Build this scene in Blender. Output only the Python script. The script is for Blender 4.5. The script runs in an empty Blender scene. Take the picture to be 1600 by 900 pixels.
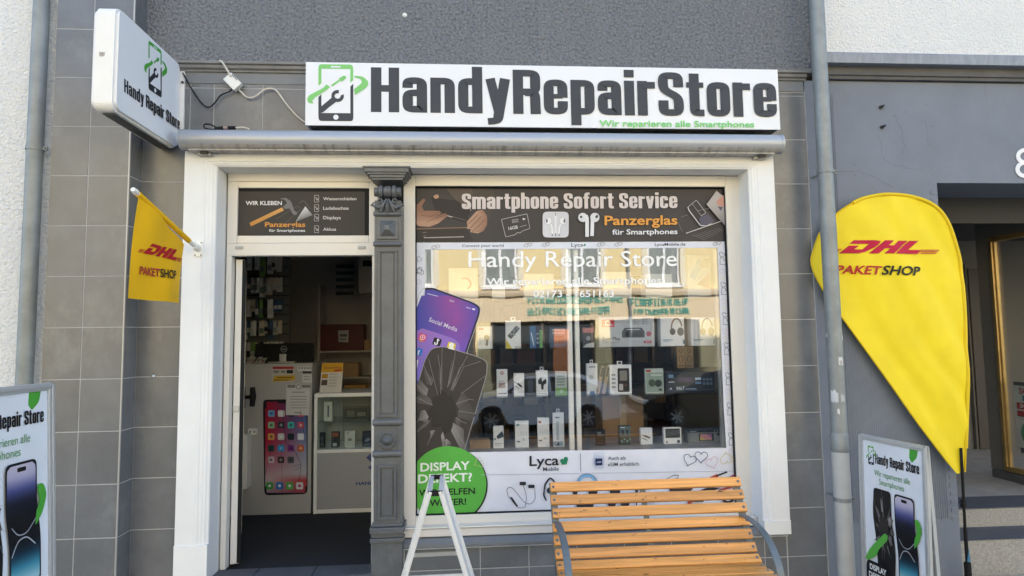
import bpy, math, random
from mathutils import Vector, Matrix
from mathutils.geometry import tessellate_polygon
R = math.radians
GZ = -.10          # pavement level; the shop floor lies a step higher
random.seed(7)
scene = bpy.context.scene
col = scene.collection

# ------------------------------------------------------------------ camera
CAM = Vector((0, -4.4, 1.66)); FPX = 980.0
def cam_axes(yaw, pitch, roll):
    f = Vector((math.sin(yaw), math.cos(yaw), 0)); r = Vector((math.cos(yaw), -math.sin(yaw), 0)); u = Vector((0, 0, 1))
    f, u = f*math.cos(pitch) + u*math.sin(pitch), u*math.cos(pitch) - f*math.sin(pitch)
    r, u = r*math.cos(roll) + u*math.sin(roll), u*math.cos(roll) - r*math.sin(roll)
    return r, u, f
AX = cam_axes(R(3.94), R(4.42), R(-0.77))
cd = bpy.data.cameras.new('camera'); cam = bpy.data.objects.new('camera', cd); col.objects.link(cam)
cd.sensor_width = 36; cd.lens = 36*FPX/1600; cd.clip_end = 500; cd.clip_start = 0.05
m = Matrix((AX[0], AX[1], -AX[2])).transposed().to_4x4(); m.translation = CAM
cam.matrix_world = m; scene.camera = cam

# ------------------------------------------------------------------ light
SUN_EL, SUN_AZ = 29, 8
w = bpy.data.worlds.new('World'); scene.world = w; w.use_nodes = True
nt = w.node_tree; bg = nt.nodes['Background']
sky = nt.nodes.new('ShaderNodeTexSky'); sky.sky_type = 'NISHITA'; sky.sun_disc = False
sky.sun_elevation = R(SUN_EL); sky.sun_rotation = R(SUN_AZ); sky.dust_density = 0.6; sky.ozone_density = 2.0; sky.air_density = 1.0
nt.links.new(sky.outputs[0], bg.inputs[0]); bg.inputs[1].default_value = 0.15
sd = bpy.data.lights.new('sun', 'SUN'); so = bpy.data.objects.new('sun', sd); col.objects.link(so)
sd.energy = 3.2; sd.angle = R(0.5); sd.color = (1, 0.95, 0.88)
so.rotation_euler = (R(-(90 - SUN_EL)), 0, R(-SUN_AZ)); so.location = (0, 20, 30)
vs = scene.view_settings
scene.display_settings.display_device = 'sRGB'
vs.view_transform = 'Standard'; vs.look = 'None'; vs.gamma = 1; vs.use_curve_mapping = False; vs.exposure = 2.14
scene.cycles.max_bounces = 10; scene.cycles.transparent_max_bounces = 16; scene.cycles.use_denoising = True
scene.cycles.sample_clamp_indirect = 6

# ------------------------------------------------------------------ helpers
def ray(px, py):
    return (AX[0]*((px - 800)/FPX) - AX[1]*((py - 450)/FPX) + AX[2])
def on_y(px, py, y):
    d = ray(px, py); return CAM + d*((y - CAM.y)/d.y)
def on_x(px, py, x):
    d = ray(px, py); return CAM + d*((x - CAM.x)/d.x)
def at(px, py, y):
    p = on_y(px, py, y); return p.x, p.z
def lin(h, k=0.86):
    if not isinstance(h, str): return tuple(h)
    h = h.lstrip('#'); o = []
    for i in (0, 2, 4):
        c = int(h[i:i+2], 16)/255
        o.append(k*(c/12.92 if c <= 0.04045 else ((c + 0.055)/1.055)**2.4))
    return tuple(o)

MATS = {}
def mat(name, rgb, rough=0.5, metal=0.0, var=0.0, vscale=6, bump=0.0, bscale=60, bdist=0.01, dirt=None, spec=0.5, coat=0.0, stretch=(1, 1, 1), detail=6, island=0.0, objrand=0.0):
    if name in MATS: return MATS[name]
    M = bpy.data.materials.new(name); M.use_nodes = True; n = M.node_tree.nodes; L = M.node_tree.links
    b = n['Principled BSDF']
    b.inputs['Roughness'].default_value = rough; b.inputs['Metallic'].default_value = metal
    b.inputs['Specular IOR Level'].default_value = spec; b.inputs['Coat Weight'].default_value = coat
    c = lin(rgb, 1.0) if isinstance(rgb, str) else rgb
    b.inputs['Base Color'].default_value = (*c, 1)
    tc = n.new('ShaderNodeTexCoord'); mp = n.new('ShaderNodeMapping'); mp.inputs['Scale'].default_value = stretch
    L.new(tc.outputs['Object'], mp.inputs['Vector'])
    src = None
    if var or island:
        hsv = n.new('ShaderNodeHueSaturation'); hsv.inputs['Color'].default_value = (*c, 1)
        val = None
        if var:
            t = n.new('ShaderNodeTexNoise'); t.inputs['Scale'].default_value = vscale; t.inputs['Detail'].default_value = detail
            t.inputs['Roughness'].default_value = 0.65
            L.new(mp.outputs[0], t.inputs['Vector'])
            mr = n.new('ShaderNodeMapRange'); mr.inputs[1].default_value = 0.28; mr.inputs[2].default_value = 0.72
            mr.inputs[3].default_value = 1 - var; mr.inputs[4].default_value = 1 + var
            L.new(t.outputs[0], mr.inputs[0]); val = mr.outputs[0]
        if island:
            g = n.new('ShaderNodeNewGeometry'); mi = n.new('ShaderNodeMapRange')
            mi.inputs[3].default_value = 1 - island; mi.inputs[4].default_value = 1 + island
            L.new(g.outputs['Random Per Island'], mi.inputs[0])
            if val is None: val = mi.outputs[0]
            else:
                mm = n.new('ShaderNodeMath'); mm.operation = 'MULTIPLY'; L.new(val, mm.inputs[0]); L.new(mi.outputs[0], mm.inputs[1]); val = mm.outputs[0]
        L.new(val, hsv.inputs['Value']); src = hsv.outputs[0]
    if objrand:
        oi = n.new('ShaderNodeObjectInfo'); mo_ = n.new('ShaderNodeMapRange'); mo_.inputs[3].default_value = 1 - objrand; mo_.inputs[4].default_value = 1 + objrand*.6
        L.new(oi.outputs['Random'], mo_.inputs[0]); h2 = n.new('ShaderNodeHueSaturation'); L.new(mo_.outputs[0], h2.inputs['Value'])
        if src: L.new(src, h2.inputs['Color'])
        else: h2.inputs['Color'].default_value = (*c, 1)
        src = h2.outputs[0]
    if dirt:
        dc, dscale, lo, hi, dstr = dirt
        t2 = n.new('ShaderNodeTexNoise'); t2.inputs['Scale'].default_value = dscale; t2.inputs['Detail'].default_value = 9; t2.inputs['Roughness'].default_value = 0.7
        mp2 = n.new('ShaderNodeMapping'); mp2.inputs['Scale'].default_value = dstr; L.new(tc.outputs['Object'], mp2.inputs['Vector'])
        L.new(mp2.outputs[0], t2.inputs['Vector'])
        m2 = n.new('ShaderNodeMapRange'); m2.inputs[1].default_value = lo; m2.inputs[2].default_value = hi
        L.new(t2.outputs[0], m2.inputs[0])
        mx = n.new('ShaderNodeMix'); mx.data_type = 'RGBA'
        L.new(m2.outputs[0], mx.inputs[0])
        if src: L.new(src, mx.inputs[6])
        else: mx.inputs[6].default_value = (*c, 1)
        mx.inputs[7].default_value = (*dc, 1); src = mx.outputs[2]
    if src: L.new(src, b.inputs['Base Color'])
    if bump:
        t = n.new('ShaderNodeTexNoise'); t.inputs['Scale'].default_value = bscale; t.inputs['Detail'].default_value = 4
        L.new(mp.outputs[0], t.inputs['Vector'])
        bp = n.new('ShaderNodeBump'); bp.inputs['Strength'].default_value = bump; bp.inputs['Distance'].default_value = bdist
        L.new(t.outputs[0], bp.inputs['Height']); L.new(bp.outputs[0], b.inputs['Normal'])
    MATS[name] = M; return M

def print_mat(name, rough, wrinkle=0.0, wscale=(1, 1, 1), trans=0.0):
    M = bpy.data.materials.new(name); M.use_nodes = True; n = M.node_tree.nodes; L = M.node_tree.links
    b = n['Principled BSDF']; b.inputs['Roughness'].default_value = rough; b.inputs['Specular IOR Level'].default_value = 0.3
    a = n.new('ShaderNodeVertexColor'); a.layer_name = 'Col'
    tc = n.new('ShaderNodeTexCoord'); t = n.new('ShaderNodeTexNoise'); t.inputs['Scale'].default_value = 5; t.inputs['Detail'].default_value = 8
    L.new(tc.outputs['Object'], t.inputs['Vector'])
    mr = n.new('ShaderNodeMapRange'); mr.inputs[1].default_value = 0.3; mr.inputs[2].default_value = 0.7; mr.inputs[3].default_value = 0.94; mr.inputs[4].default_value = 1.04
    L.new(t.outputs[0], mr.inputs[0])
    h = n.new('ShaderNodeHueSaturation'); L.new(a.outputs[0], h.inputs['Color']); L.new(mr.outputs[0], h.inputs['Value'])
    L.new(h.outputs[0], b.inputs['Base Color'])
    if wrinkle:
        mp = n.new('ShaderNodeMapping'); mp.inputs['Scale'].default_value = wscale; mp.inputs['Rotation'].default_value = (0, R(32), 0)
        L.new(tc.outputs['Object'], mp.inputs['Vector'])
        t3 = n.new('ShaderNodeTexNoise'); t3.inputs['Scale'].default_value = 2.2; t3.inputs['Detail'].default_value = 3; L.new(mp.outputs[0], t3.inputs['Vector'])
        bp = n.new('ShaderNodeBump'); bp.inputs['Strength'].default_value = wrinkle; bp.inputs['Distance'].default_value = 0.05
        L.new(t3.outputs[0], bp.inputs['Height']); L.new(bp.outputs[0], b.inputs['Normal'])
    MATS[name] = M; return M

def glass_mat(name, fac, tint=(1, 1, 1), rough=0.0):
    M = bpy.data.materials.new(name); M.use_nodes = True; n = M.node_tree.nodes; L = M.node_tree.links
    n.remove(n['Principled BSDF'])
    tr = n.new('ShaderNodeBsdfTransparent'); tr.inputs[0].default_value = (*tint, 1)
    gl = n.new('ShaderNodeBsdfGlossy'); gl.inputs['Roughness'].default_value = rough
    lw = n.new('ShaderNodeLayerWeight'); lw.inputs[0].default_value = 0.5
    pw = n.new('ShaderNodeMath'); pw.operation = 'POWER'; pw.inputs[1].default_value = 5; L.new(lw.outputs['Facing'], pw.inputs[0])
    ad = n.new('ShaderNodeMath'); ad.operation = 'MULTIPLY_ADD'; ad.inputs[1].default_value = 0.9; ad.inputs[2].default_value = 0.04 + fac; ad.use_clamp = True
    L.new(pw.outputs[0], ad.inputs[0])
    tc = n.new('ShaderNodeTexCoord'); t = n.new('ShaderNodeTexNoise'); t.inputs['Scale'].default_value = 2.0
    L.new(tc.outputs['Object'], t.inputs['Vector'])
    bp = n.new('ShaderNodeBump'); bp.inputs['Strength'].default_value = 0.05; bp.inputs['Distance'].default_value = 0.02
    L.new(t.outputs[0], bp.inputs['Height']); L.new(bp.outputs[0], gl.inputs['Normal'])
    mx = n.new('ShaderNodeMixShader'); L.new(ad.outputs[0], mx.inputs[0]); L.new(tr.outputs[0], mx.inputs[1]); L.new(gl.outputs[0], mx.inputs[2])
    L.new(mx.outputs[0], n['Material Output'].inputs[0])
    MATS[name] = M; return M

ORG = {}
class MB:
    """collects shapes; build() links them as ONE mesh object"""
    def __init__(s): s.v = []; s.f = []; s.m = []; s.c = []; s.mats = []; s.sm = []
    def mi(s, M):
        if M not in s.mats: s.mats.append(M)
        return s.mats.index(M)
    def add(s, vs_, fs, M, cols=None, smooth=False):
        o = len(s.v); s.v += [tuple(p) for p in vs_]; k = s.mi(M)
        for i, f in enumerate(fs):
            s.f.append(tuple(o + j for j in f)); s.m.append(k); s.sm.append(smooth)
            if cols is None: s.c.append([(1, 1, 1)]*len(f))
            elif callable(cols): s.c.append([cols(j) for j in f])
            else: s.c.append([cols]*len(f))
        return s
    def box(s, x0, x1, y0, y1, z0, z1, M, c=None):
        vs_ = [(x, y, z) for x in (x0, x1) for y in (y0, y1) for z in (z0, z1)]
        s.add(vs_, [(0, 1, 3, 2), (4, 6, 7, 5), (0, 4, 5, 1), (2, 3, 7, 6), (0, 2, 6, 4), (1, 5, 7, 3)], M, c); return s
    def hexa(s, p, M, c=None):   # 8 points ordered as box
        s.add(p, [(0, 1, 3, 2), (4, 6, 7, 5), (0, 4, 5, 1), (2, 3, 7, 6), (0, 2, 6, 4), (1, 5, 7, 3)], M, c); return s
    def bar(s, a, b, wx, wd, M, up=(0, 0, 1), c=None):   # box between two points
        a = Vector(a); b = Vector(b); d = (b - a).normalized(); u = Vector(up); r = d.cross(u)
        if r.length < 1e-5: r = d.cross(Vector((0, 1, 0)))
        r.normalize(); u = r.cross(d).normalized()
        p = []
        for q in (a, b):
            for i in (-1, 1):
                for j in (-1, 1): p.append(q + r*(i*wx/2) + u*(j*wd/2))
        s.hexa(p, M, c); return s
    def prism(s, pts, axis, a, b, M, c=None, smooth=False):   # closed profile swept straight along an axis
        def P(q, t):
            return (t, q[0], q[1]) if axis == 'x' else ((q[0], t, q[1]) if axis == 'y' else (q[0], q[1], t))
        n = len(pts); vs_ = [P(q, a) for q in pts] + [P(q, b) for q in pts]
        s.add(vs_, [(i, (i+1) % n, n + (i+1) % n, n + i) for i in range(n)], M, c, smooth)
        tri = tessellate_polygon([[Vector((q[0], q[1], 0)) for q in pts]])
        s.add([P(q, a) for q in pts], [tuple(t) for t in tri], M, c); s.add([P(q, b) for q in pts], [tuple(reversed(t)) for t in tri], M, c); return s
    def tube(s, path, r, M, seg=10, caps=True, c=None):
        path = [Vector(p) for p in path]; rings = []; prev = None
        rr = r if isinstance(r, (list, tuple)) else [r]*len(path)
        vs_ = []; fs = []
        for i, p in enumerate(path):
            d = (path[min(i+1, len(path)-1)] - path[max(i-1, 0)]).normalized()
            if prev is None:
                u = d.orthogonal().normalized()
            else:
                u = (prev - d*prev.dot(d)); u = u.normalized() if u.length > 1e-6 else d.orthogonal().normalized()
            prev = u; v = d.cross(u)
            for k in range(seg):
                a = 2*math.pi*k/seg; vs_.append(p + (u*math.cos(a) + v*math.sin(a))*rr[i])
        for i in range(len(path)-1):
            for k in range(seg):
                fs.append((i*seg + k, i*seg + (k+1) % seg, (i+1)*seg + (k+1) % seg, (i+1)*seg + k))
        s.add(vs_, fs, M, c, True)
        if caps:
            s.add([vs_[k] for k in range(seg)], [tuple(reversed(range(seg)))], M, c); n = len(vs_) - seg
            s.add([vs_[n + k] for k in range(seg)], [tuple(range(seg))], M, c)
        return s
    def lathe(s, prof, ctr, axis, M, seg=20, c=None):    # prof: (r, h) pairs
        ctr = Vector(ctr); ax = Vector(axis).normalized(); u = ax.orthogonal().normalized(); v = ax.cross(u); vs_ = []; fs = []
        for r, h in prof:
            for k in range(seg):
                a = 2*math.pi*k/seg; vs_.append(ctr + ax*h + (u*math.cos(a) + v*math.sin(a))*r)
        for i in range(len(prof)-1):
            for k in range(seg): fs.append((i*seg + k, i*seg + (k+1) % seg, (i+1)*seg + (k+1) % seg, (i+1)*seg + k))
        s.add(vs_, fs, M, c, True); return s
    def build(s, name, parent=None, bevel=0.0, segs=2, loc=None):
        org = ORG.get(parent.name if parent else None, Vector((0, 0, 0))) if parent else Vector(loc or (0, 0, 0))
        me = bpy.data.meshes.new(name); me.from_pydata([tuple(Vector(p) - org) for p in s.v], [], s.f)
        for M in s.mats: me.materials.append(M)
        me.polygons.foreach_set('material_index', s.m); me.polygons.foreach_set('use_smooth', s.sm)
        at_ = me.color_attributes.new('Col', 'FLOAT_COLOR', 'CORNER'); flat = []
        for f in s.c:
            for c in f: flat += [c[0], c[1], c[2], 1]
        at_.data.foreach_set('color', flat); me.update()
        o = bpy.data.objects.new(name, me); col.objects.link(o)
        if parent: o.parent = parent
        else: o.location = org
        ORG[o.name] = org
        if bevel:
            bm_ = o.modifiers.new('bevel', 'BEVEL'); bm_.width = bevel; bm_.segments = segs; bm_.limit_method = 'ANGLE'; bm_.angle_limit = R(40); bm_.harden_normals = False
        return o
def tag(o, label=None, cat=None, group=None, kind=None):
    if label: o['label'] = label
    if cat: o['category'] = cat
    if group: o['group'] = group
    if kind: o['kind'] = kind
    return o
def thing(name, label, cat, loc, group=None):
    o = bpy.data.objects.new(name, None); col.objects.link(o); o.location = loc; ORG[o.name] = Vector(loc); o.empty_display_size = 0.1
    return tag(o, label, cat, group)
def dup(root, delta, label=None):
    r = root.copy(); col.objects.link(r); r.location = Vector(root.location) + Vector(delta)
    ORG[r.name] = Vector(r.location)
    if label: r['label'] = label
    for ch in list(root.children):
        c = ch.copy(); col.objects.link(c); c.parent = r
        for g in list(ch.children):
            d = g.copy(); col.objects.link(d); d.parent = c
    return r

# ------------------------------------------------------------------ lettering
_tc = {}
def text2d(sx, bold=0.0, shear=0.0):
    k = (sx, bold, shear)
    if k in _tc: return _tc[k]
    def conv(t):
        cu = bpy.data.curves.new('t', 'FONT'); cu.body = t; cu.offset = bold; cu.resolution_u = 3; cu.shear = shear; cu.size = 1
        o = bpy.data.objects.new('t', cu); col.objects.link(o)
        bpy.context.view_layer.update()
        me = bpy.data.meshes.new_from_object(o.evaluated_get(bpy.context.evaluated_depsgraph_get()))
        v = [(p.co.x, p.co.y) for p in me.vertices]; f = [tuple(p.vertices) for p in me.polygons]
        bpy.data.objects.remove(o); bpy.data.curves.remove(cu); bpy.data.meshes.remove(me); return v, f
    if ('H', bold) not in _tc:
        hv, _ = conv('H'); _tc[('H', bold)] = max(p[1] for p in hv)
    cap = _tc[('H', bold)]
    v, f = conv(sx); x0 = min(p[0] for p in v); x1 = max(p[0] for p in v)
    _tc[k] = ([((p[0]-x0)/(x1-x0), p[1]/cap) for p in v], f); return _tc[k]

def rpath(pts, closed=False, n=6):
    """polyline with rounded corners; pts are (x, y) or (x, y, radius)"""
    out = []; N = len(pts)
    for i, p in enumerate(pts):
        r = p[2] if len(p) > 2 else 0
        P = Vector(p[:2])
        if r == 0 or (not closed and i in (0, N-1)): out.append(tuple(P)); continue
        A = Vector(pts[i-1][:2]); B = Vector(pts[(i+1) % N][:2])
        a = P + (A-P).normalized()*min(r, (A-P).length*0.5); b = P + (B-P).normalized()*min(r, (B-P).length*0.5)
        for k in range(n+1):
            t = k/n; q = a*(1-t)**2 + P*2*t*(1-t) + b*t*t
            # push towards a circular arc
            out.append(tuple(q + (P - q)*0.18*math.sin(math.pi*t)))
    return out
def stroke_strip(path, wx, wy, closed=False):
    n = len(path); vs_ = []; fs = []
    for i in range(n):
        a = Vector(path[i-1] if (i > 0 or closed) else path[i]); b = Vector(path[(i+1) % n] if (i < n-1 or closed) else path[i])
        d = b - a
        if d.length < 1e-9: d = Vector((1, 0))
        d.normalize(); nn = Vector((-d.y, d.x)); h = 0.5*math.sqrt((wx*nn.x)**2 + (wy*nn.y)**2)
        P = Vector(path[i]); vs_ += [tuple(P + nn*h), tuple(P - nn*h)]
    for i in range(n if closed else n-1):
        j = (i+1) % n; fs.append((2*i, 2*i+1, 2*j+1, 2*j))
    return vs_, fs
PX, PY = 0.212, 0.15
def cond_glyph(ch):
    """heavy condensed letters drawn with a broad pen; returns strokes and advance"""
    s = PX; h = s/2; t = PY/2; X = 0.79; xl = h; w = 0.5; xr = w - h; r = 0.14
    top = X - t; S = []
    def st(*p, closed=False, wx=PX, wy=PY): S.append((rpath(p, closed), wx, wy, closed))
    def bowl(): st((xl, t, r), (xr, t, r), (xr, top, r), (xl, top, r), closed=True)
    def arch(x0, x1, y0=0.45): st((x0, y0), (x0, top, r), (x1, top, r), (x1, 0))
    if ch == 'H': w = .57; st((h, 0), (h, 1)); st((w-h, 0), (w-h, 1)); st((h, .53), (w-h, .53))
    elif ch == 'a': st((xl, .55), (xl, top, r), (xr, top, r), (xr, 0)); st((xr, .44), (xl, .44, r), (xl, t, r), (xr, t, .06), (xr, .3))
    elif ch == 'n': st((xl, 0), (xl, X)); arch(xl, xr)
    elif ch == 'h': st((xl, 0), (xl, 1.05)); arch(xl, xr)
    elif ch == 'm': st((xl, 0), (xl, X)); arch(xl, xl+.29); arch(xl+.29, xl+.58); w = .58 + s
    elif ch == 'd': bowl(); st((xr, 0), (xr, 1.05))
    elif ch == 'p': bowl(); st((xl, -.24), (xl, X))
    elif ch == 'o': bowl()
    elif ch == 'e': st((xr, .3), (xr, t, r), (xl, t, r), (xl, top, r), (xr, top, r), (xr, .38)); st((xl, .41), (xr, .41), wy=.1)
    elif ch == 'c': st((xr, .3), (xr, t, r), (xl, t, r), (xl, top, r), (xr, top, r), (xr, .52))
    elif ch == 'r': st((h, 0), (h, X)); st((h, .4), (h, top-.02, .14), (.38, top-.02)); w = .38
    elif ch == 'i': st((h, 0), (h, X)); st((h, .87), (h, 1.04)); w = s
    elif ch == 't': st((.17, .98), (.17, t, .1), (.37, t)); st((0, top), (.37, top), wy=.12); w = .37
    elif ch == 'f': st((.17, 0), (.17, 1.05-t, .12), (.38, 1.05-t)); st((0, top), (.36, top), wy=.12); w = .37
    elif ch == 'v': st((h*.9, X), (.25, .0), wx=.2); st((.5-h*.9, X), (.25, .0), wx=.2)
    elif ch == 'y': st((h*.9, X), (.27, .02), wx=.2); st((.5-h*.9, X), (.24, -.16, .1), (.04, -.18)); w = .5
    elif ch == 'R': w = .57; st((h, 0), (h, 1)); st((h, 1-t), (w-h, 1-t, r), (w-h, .5, r), (h, .5)); st((.25, .48), (w-h-.01, .48, .12), (w-h, 0))
    elif ch == 'S': w = .54; st((w-h, .66), (w-h, 1-t, r), (h, 1-t, r), (h, .6, .16), (w-h, .42, .16), (w-h, t, r), (h, t, r), (h, .35))
    elif ch == ' ': w = .2
    return S, w
def cond2d(txt):
    if ('c', txt) in _tc: return _tc[('c', txt)]
    x = 0; out = []
    for ch in txt:
        S, w_ = cond_glyph(ch)
        for path, wx, wy, cl in S: out.append(([(p[0]+x, p[1]) for p in path], wx, wy, cl))
        x += w_ + 0.065
    W = x - 0.065
    _tc[('c', txt)] = [stroke_strip([p for p in path], wx, wy, cl) for path, wx, wy, cl in out], W
    return _tc[('c', txt)]

class Sheet:
    """flat print lying on a surface: M maps sheet coordinates to the surface, n is its outward normal"""
    def __init__(s, mb, M, n, material, step=0.00025, lay=None, asp=1.0):
        s.mb = mb; s.M = M; s.n = Vector(n).normalized(); s.mat = material; s.step = step; s.lay = lay or [0.0]; s.asp = asp; s.warp = False; s.maxlen = 0
    def raw(s, pts, faces, c, bump=True):
        if bump: s.lay[0] += s.step
        if s.maxlen:
            pts = [tuple(p[:2]) for p in pts]; todo = []; fin = []
            for f in faces: todo += [(f[0], f[i], f[i+1]) for i in range(1, len(f)-1)]
            while todo:
                t = todo.pop(); e = max(((Vector(pts[t[i]]) - Vector(pts[t[(i+1) % 3]])).length, i) for i in range(3))
                if e[0] <= s.maxlen or len(pts) > 6000: fin.append(t); continue
                i = e[1]; a, b, c_ = t[i], t[(i+1) % 3], t[(i+2) % 3]
                pts.append(((pts[a][0]+pts[b][0])/2, (pts[a][1]+pts[b][1])/2)); k = len(pts)-1; todo += [(a, k, c_), (k, b, c_)]
            faces = fin
        V = [s.M(p) + s.n*s.lay[0] for p in pts]; F = []
        for f in faces:
            a, b, c_ = V[f[0]], V[f[1]], V[f[2]]
            F.append(f if (b-a).cross(c_-a).dot(s.n) > 0 else tuple(reversed(f)))
        if callable(c):
            cc = [lin(c(p)) for p in pts]; s.mb.add(V, F, s.mat, lambda j, cc=cc: cc[j])
        else: s.mb.add(V, F, s.mat, lin(c))
    def poly(s, pts, c):
        tri = tessellate_polygon([[Vector((p[0], p[1], 0)) for p in pts]]); s.raw(pts, [tuple(t) for t in tri], c)
    def rpoly(s, pts, c): s.poly(rpath(pts, True), c)
    def rect(s, x0, y0, x1, y1, c): s.poly([(x0, y0), (x1, y0), (x1, y1), (x0, y1)], c)
    def rrect(s, x0, y0, x1, y1, r, c): s.rpoly([(x0, y0, r), (x1, y0, r), (x1, y1, r), (x0, y1, r)], c)
    def disc(s, x, y, rx, c, ry=None, n=28):
        ry = ry or rx/s.asp; s.poly([(x + rx*math.cos(2*math.pi*k/n), y + ry*math.sin(2*math.pi*k/n)) for k in range(n)], c)
    def stroke(s, pts, w_, c, closed=False, wy=None):
        v, f = stroke_strip(rpath(pts, closed), w_, wy or w_/s.asp, closed); s.raw(v, f, c)
    def ring(s, x, y, rx, w_, c, ry=None, n=28, a0=0, a1=360):
        ry = ry or rx/s.asp
        P = [(x + rx*math.cos(R(a0 + (a1-a0)*k/n)), y + ry*math.sin(R(a0 + (a1-a0)*k/n))) for k in range(n + (0 if a1-a0 >= 360 else 1))]
        v, f = stroke_strip(P, w_, w_/s.asp, a1-a0 >= 360); s.raw(v, f, c)
    def sub(s, L, Rr, T):
        if s.warp:
            q = Sheet(s.mb, lambda p: s.M((L[0] + (Rr[0]-L[0])*p[0] + (T[0]-L[0])*p[1], L[1] + (Rr[1]-L[1])*p[0] + (T[1]-L[1])*p[1])), s.n, s.mat, s.step, s.lay, (Vector(T)-Vector(L)).length/(Vector(Rr)-Vector(L)).length)
            q.maxlen = .05; return q
        a = s.M(L); u = s.M(Rr) - a; v = s.M(T) - a
        return Sheet(s.mb, lambda p: a + u*p[0] + v*p[1], s.n, s.mat, s.step, s.lay, v.length/u.length)
    def text(s, t, L, Rr, T, c, bold=0.02, shear=0.0):
        q = s.sub(L, Rr, T); v, f = text2d(t, bold, shear); q.raw(v, f, c)
    def ctext(s, t, L, Rr, T, c):
        strips, W = cond2d(t); q = s.sub(L, Rr, T)
        for v, f in strips: q.raw([(p[0]/W, p[1]) for p in v], f, c)
    def heart(s, x, y, r, c, w_, ang=0, fill=False):
        P = []
        for k in range(24):
            t = 2*math.pi*k/24; hx = 16*math.sin(t)**3/16; hy = -(13*math.cos(t)-5*math.cos(2*t)-2*math.cos(3*t)-math.cos(4*t))/16
            a = R(ang); P.append((x + r*(hx*math.cos(a)-hy*math.sin(a)), y + r*(hx*math.sin(a)+hy*math.cos(a))))
        if fill: s.poly(P, c)
        else:
            v, f = stroke_strip(P, w_, w_, True); s.raw(v, f, c)

DARK = '3b3f46'; GREEN = '7fd06b'
def emblem(q, dark=DARK, green=GREEN, bgc='e9edf4', tx=.085):
    """q: sheet whose unit square is the phone's outline"""
    a = q.asp; ty = tx/a
    q.rpoly([(0, .62), (0, 1, .1), (1, 1, .1), (1, .72), (1-tx, .68), (1-tx, 1-ty*1.6), (tx, 1-ty*1.6), (tx, .66)], green)
    q.rrect(.36, 1-ty*1.15, .64, 1-ty*.6, .02, bgc)
    q.rpoly([(0, .42), (0, 0, .1), (1, 0, .1), (1, .66), (1-tx, .61), (1-tx, .14), (tx, .14), (tx, .47)], dark)
    q.disc(.5, .068, .075, bgc)
    q.poly([(.06, .15), (.07, .25), (.42, .43), (.58, .37), (.3, .24), (.12, .145)], dark)
    q.ring(.55, .44, .13, .1, dark, a0=75, a1=375)
    q.rpoly([(-.33, .38, .05), (-.26, .45, .06), (.14, .58, .04), (.23, .645), (.33, .60), (.26, .55, .04), (-.1, .41, .06), (-.18, .345), (-.13, .305), (-.28, .31, .05)], green)
    q.poly([(.36, .63), (.6, .735), (.63, .71), (.4, .605)], green)
    q.rpoly([(.58, .75, .02), (.72, .80, .03), (.8, .79, .03), (.79, .75, .03), (.66, .69, .02)], green)
    q.rpoly([(1.03, .80), (1.28, .79, .08), (1.45, .70, .09), (1.4, .6, .08), (1.05, .46), (1.02, .56), (1.26, .68, .05), (1.22, .745, .05), (1.03, .775)], green)

def dhl(q, c):
    """q: unit square spans the three slanted letters"""
    sk = .17
    def P(pts): return [(p[0]*.99 + sk*p[1], p[1]) for p in pts]
    q.poly(P([(-.02, .72), (-.02, 1), (.24, 1), (.33, .94), (.35, .72)]), c)
    q.poly(P([(.23, .0), (.3, .1), (.35, .45), (.35, .74), (.23, .74)]), c)
    q.poly(P([(0, 0), (0, .3), (.25, .3), (.25, 0)]), c); q.poly(P([(0, .29), (.0, .58), (.13, .58), (.12, .29)]), c)
    q.poly(P([(.37, 0), (.37, 1), (.49, 1), (.49, .62), (.56, .62), (.56, 1), (.68, 1), (.68, 0), (.56, 0), (.56, .4), (.49, .4), (.49, 0)]), c)
    q.poly(P([(.70, 0), (.70, 1), (.82, 1), (.82, .3), (1.0, .3), (1.0, 0)]), c)
    for k in range(3):
        y = .03 + .12*k
        q.rect(-.13 + sk*y*.5, y, -.03 + sk*y, y + .06, c); q.rect(1.03, y, 1.22 + sk*y, y + .06, c)

# ------------------------------------------------------------------ materials
M_TILE = mat('grey_stone_tile', (.144, .147, .154), .27, var=.14, vscale=5, bump=.08, bscale=120, bdist=.003, dirt=((.225, .228, .228), 3.2, .53, .82, (1, 1, .7)), island=.11)
M_GROUT = mat('grout', (.40, .40, .40), .9, var=.15)
M_STUC = mat('dark_stucco', (.205, .213, .23), .95, var=.5, vscale=52, bump=1.0, bscale=52, bdist=.05, dirt=((.25, .255, .26), 2.5, .5, .85, (1.5, 1, .3)))
M_WSTUC = mat('white_stucco', (.8, .79, .77), .95, var=.06, vscale=60, bump=1.0, bscale=65, bdist=.028)
M_WHITE = mat('white_masonry_paint', (.76, .76, .755), .7, var=.05, vscale=2, bump=.15, bscale=25, bdist=.006, dirt=((.4, .35, .3), 11, .68, .73, (1, 1, .7)))
M_FRAME = mat('off_white_aluminium', (.70, .665, .61), .38, var=.03, vscale=2, dirt=((.4, .36, .3), 6, .68, .95, (1, 1, .3)))
M_GRPAINT = mat('grey_paint', (.17, .175, .18), .55, var=.12, vscale=3, bump=.1, bscale=40, bdist=.003)
M_CORN = mat('grey_cornice_paint', (.19, .185, .18), .8, var=.2, vscale=8, bump=.2, bscale=50, bdist=.004)
M_SOFF = mat('grey_soffit', (.34, .34, .34), .8, var=.1)
M_IRON = mat('grey_iron_paint', (.105, .11, .115), .42, var=.2, vscale=9, bump=.25, bscale=45, bdist=.004, dirt=((.2, .19, .18), 5, .6, .85, (1, 1, .5)))
M_ALU = mat('aluminium', (.72, .73, .74), .32, 0.85, var=.05)
M_ALUW = mat('silver_aluminium_profile', (.78, .79, .81), .35, 0.35, var=.05, vscale=3)
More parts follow.
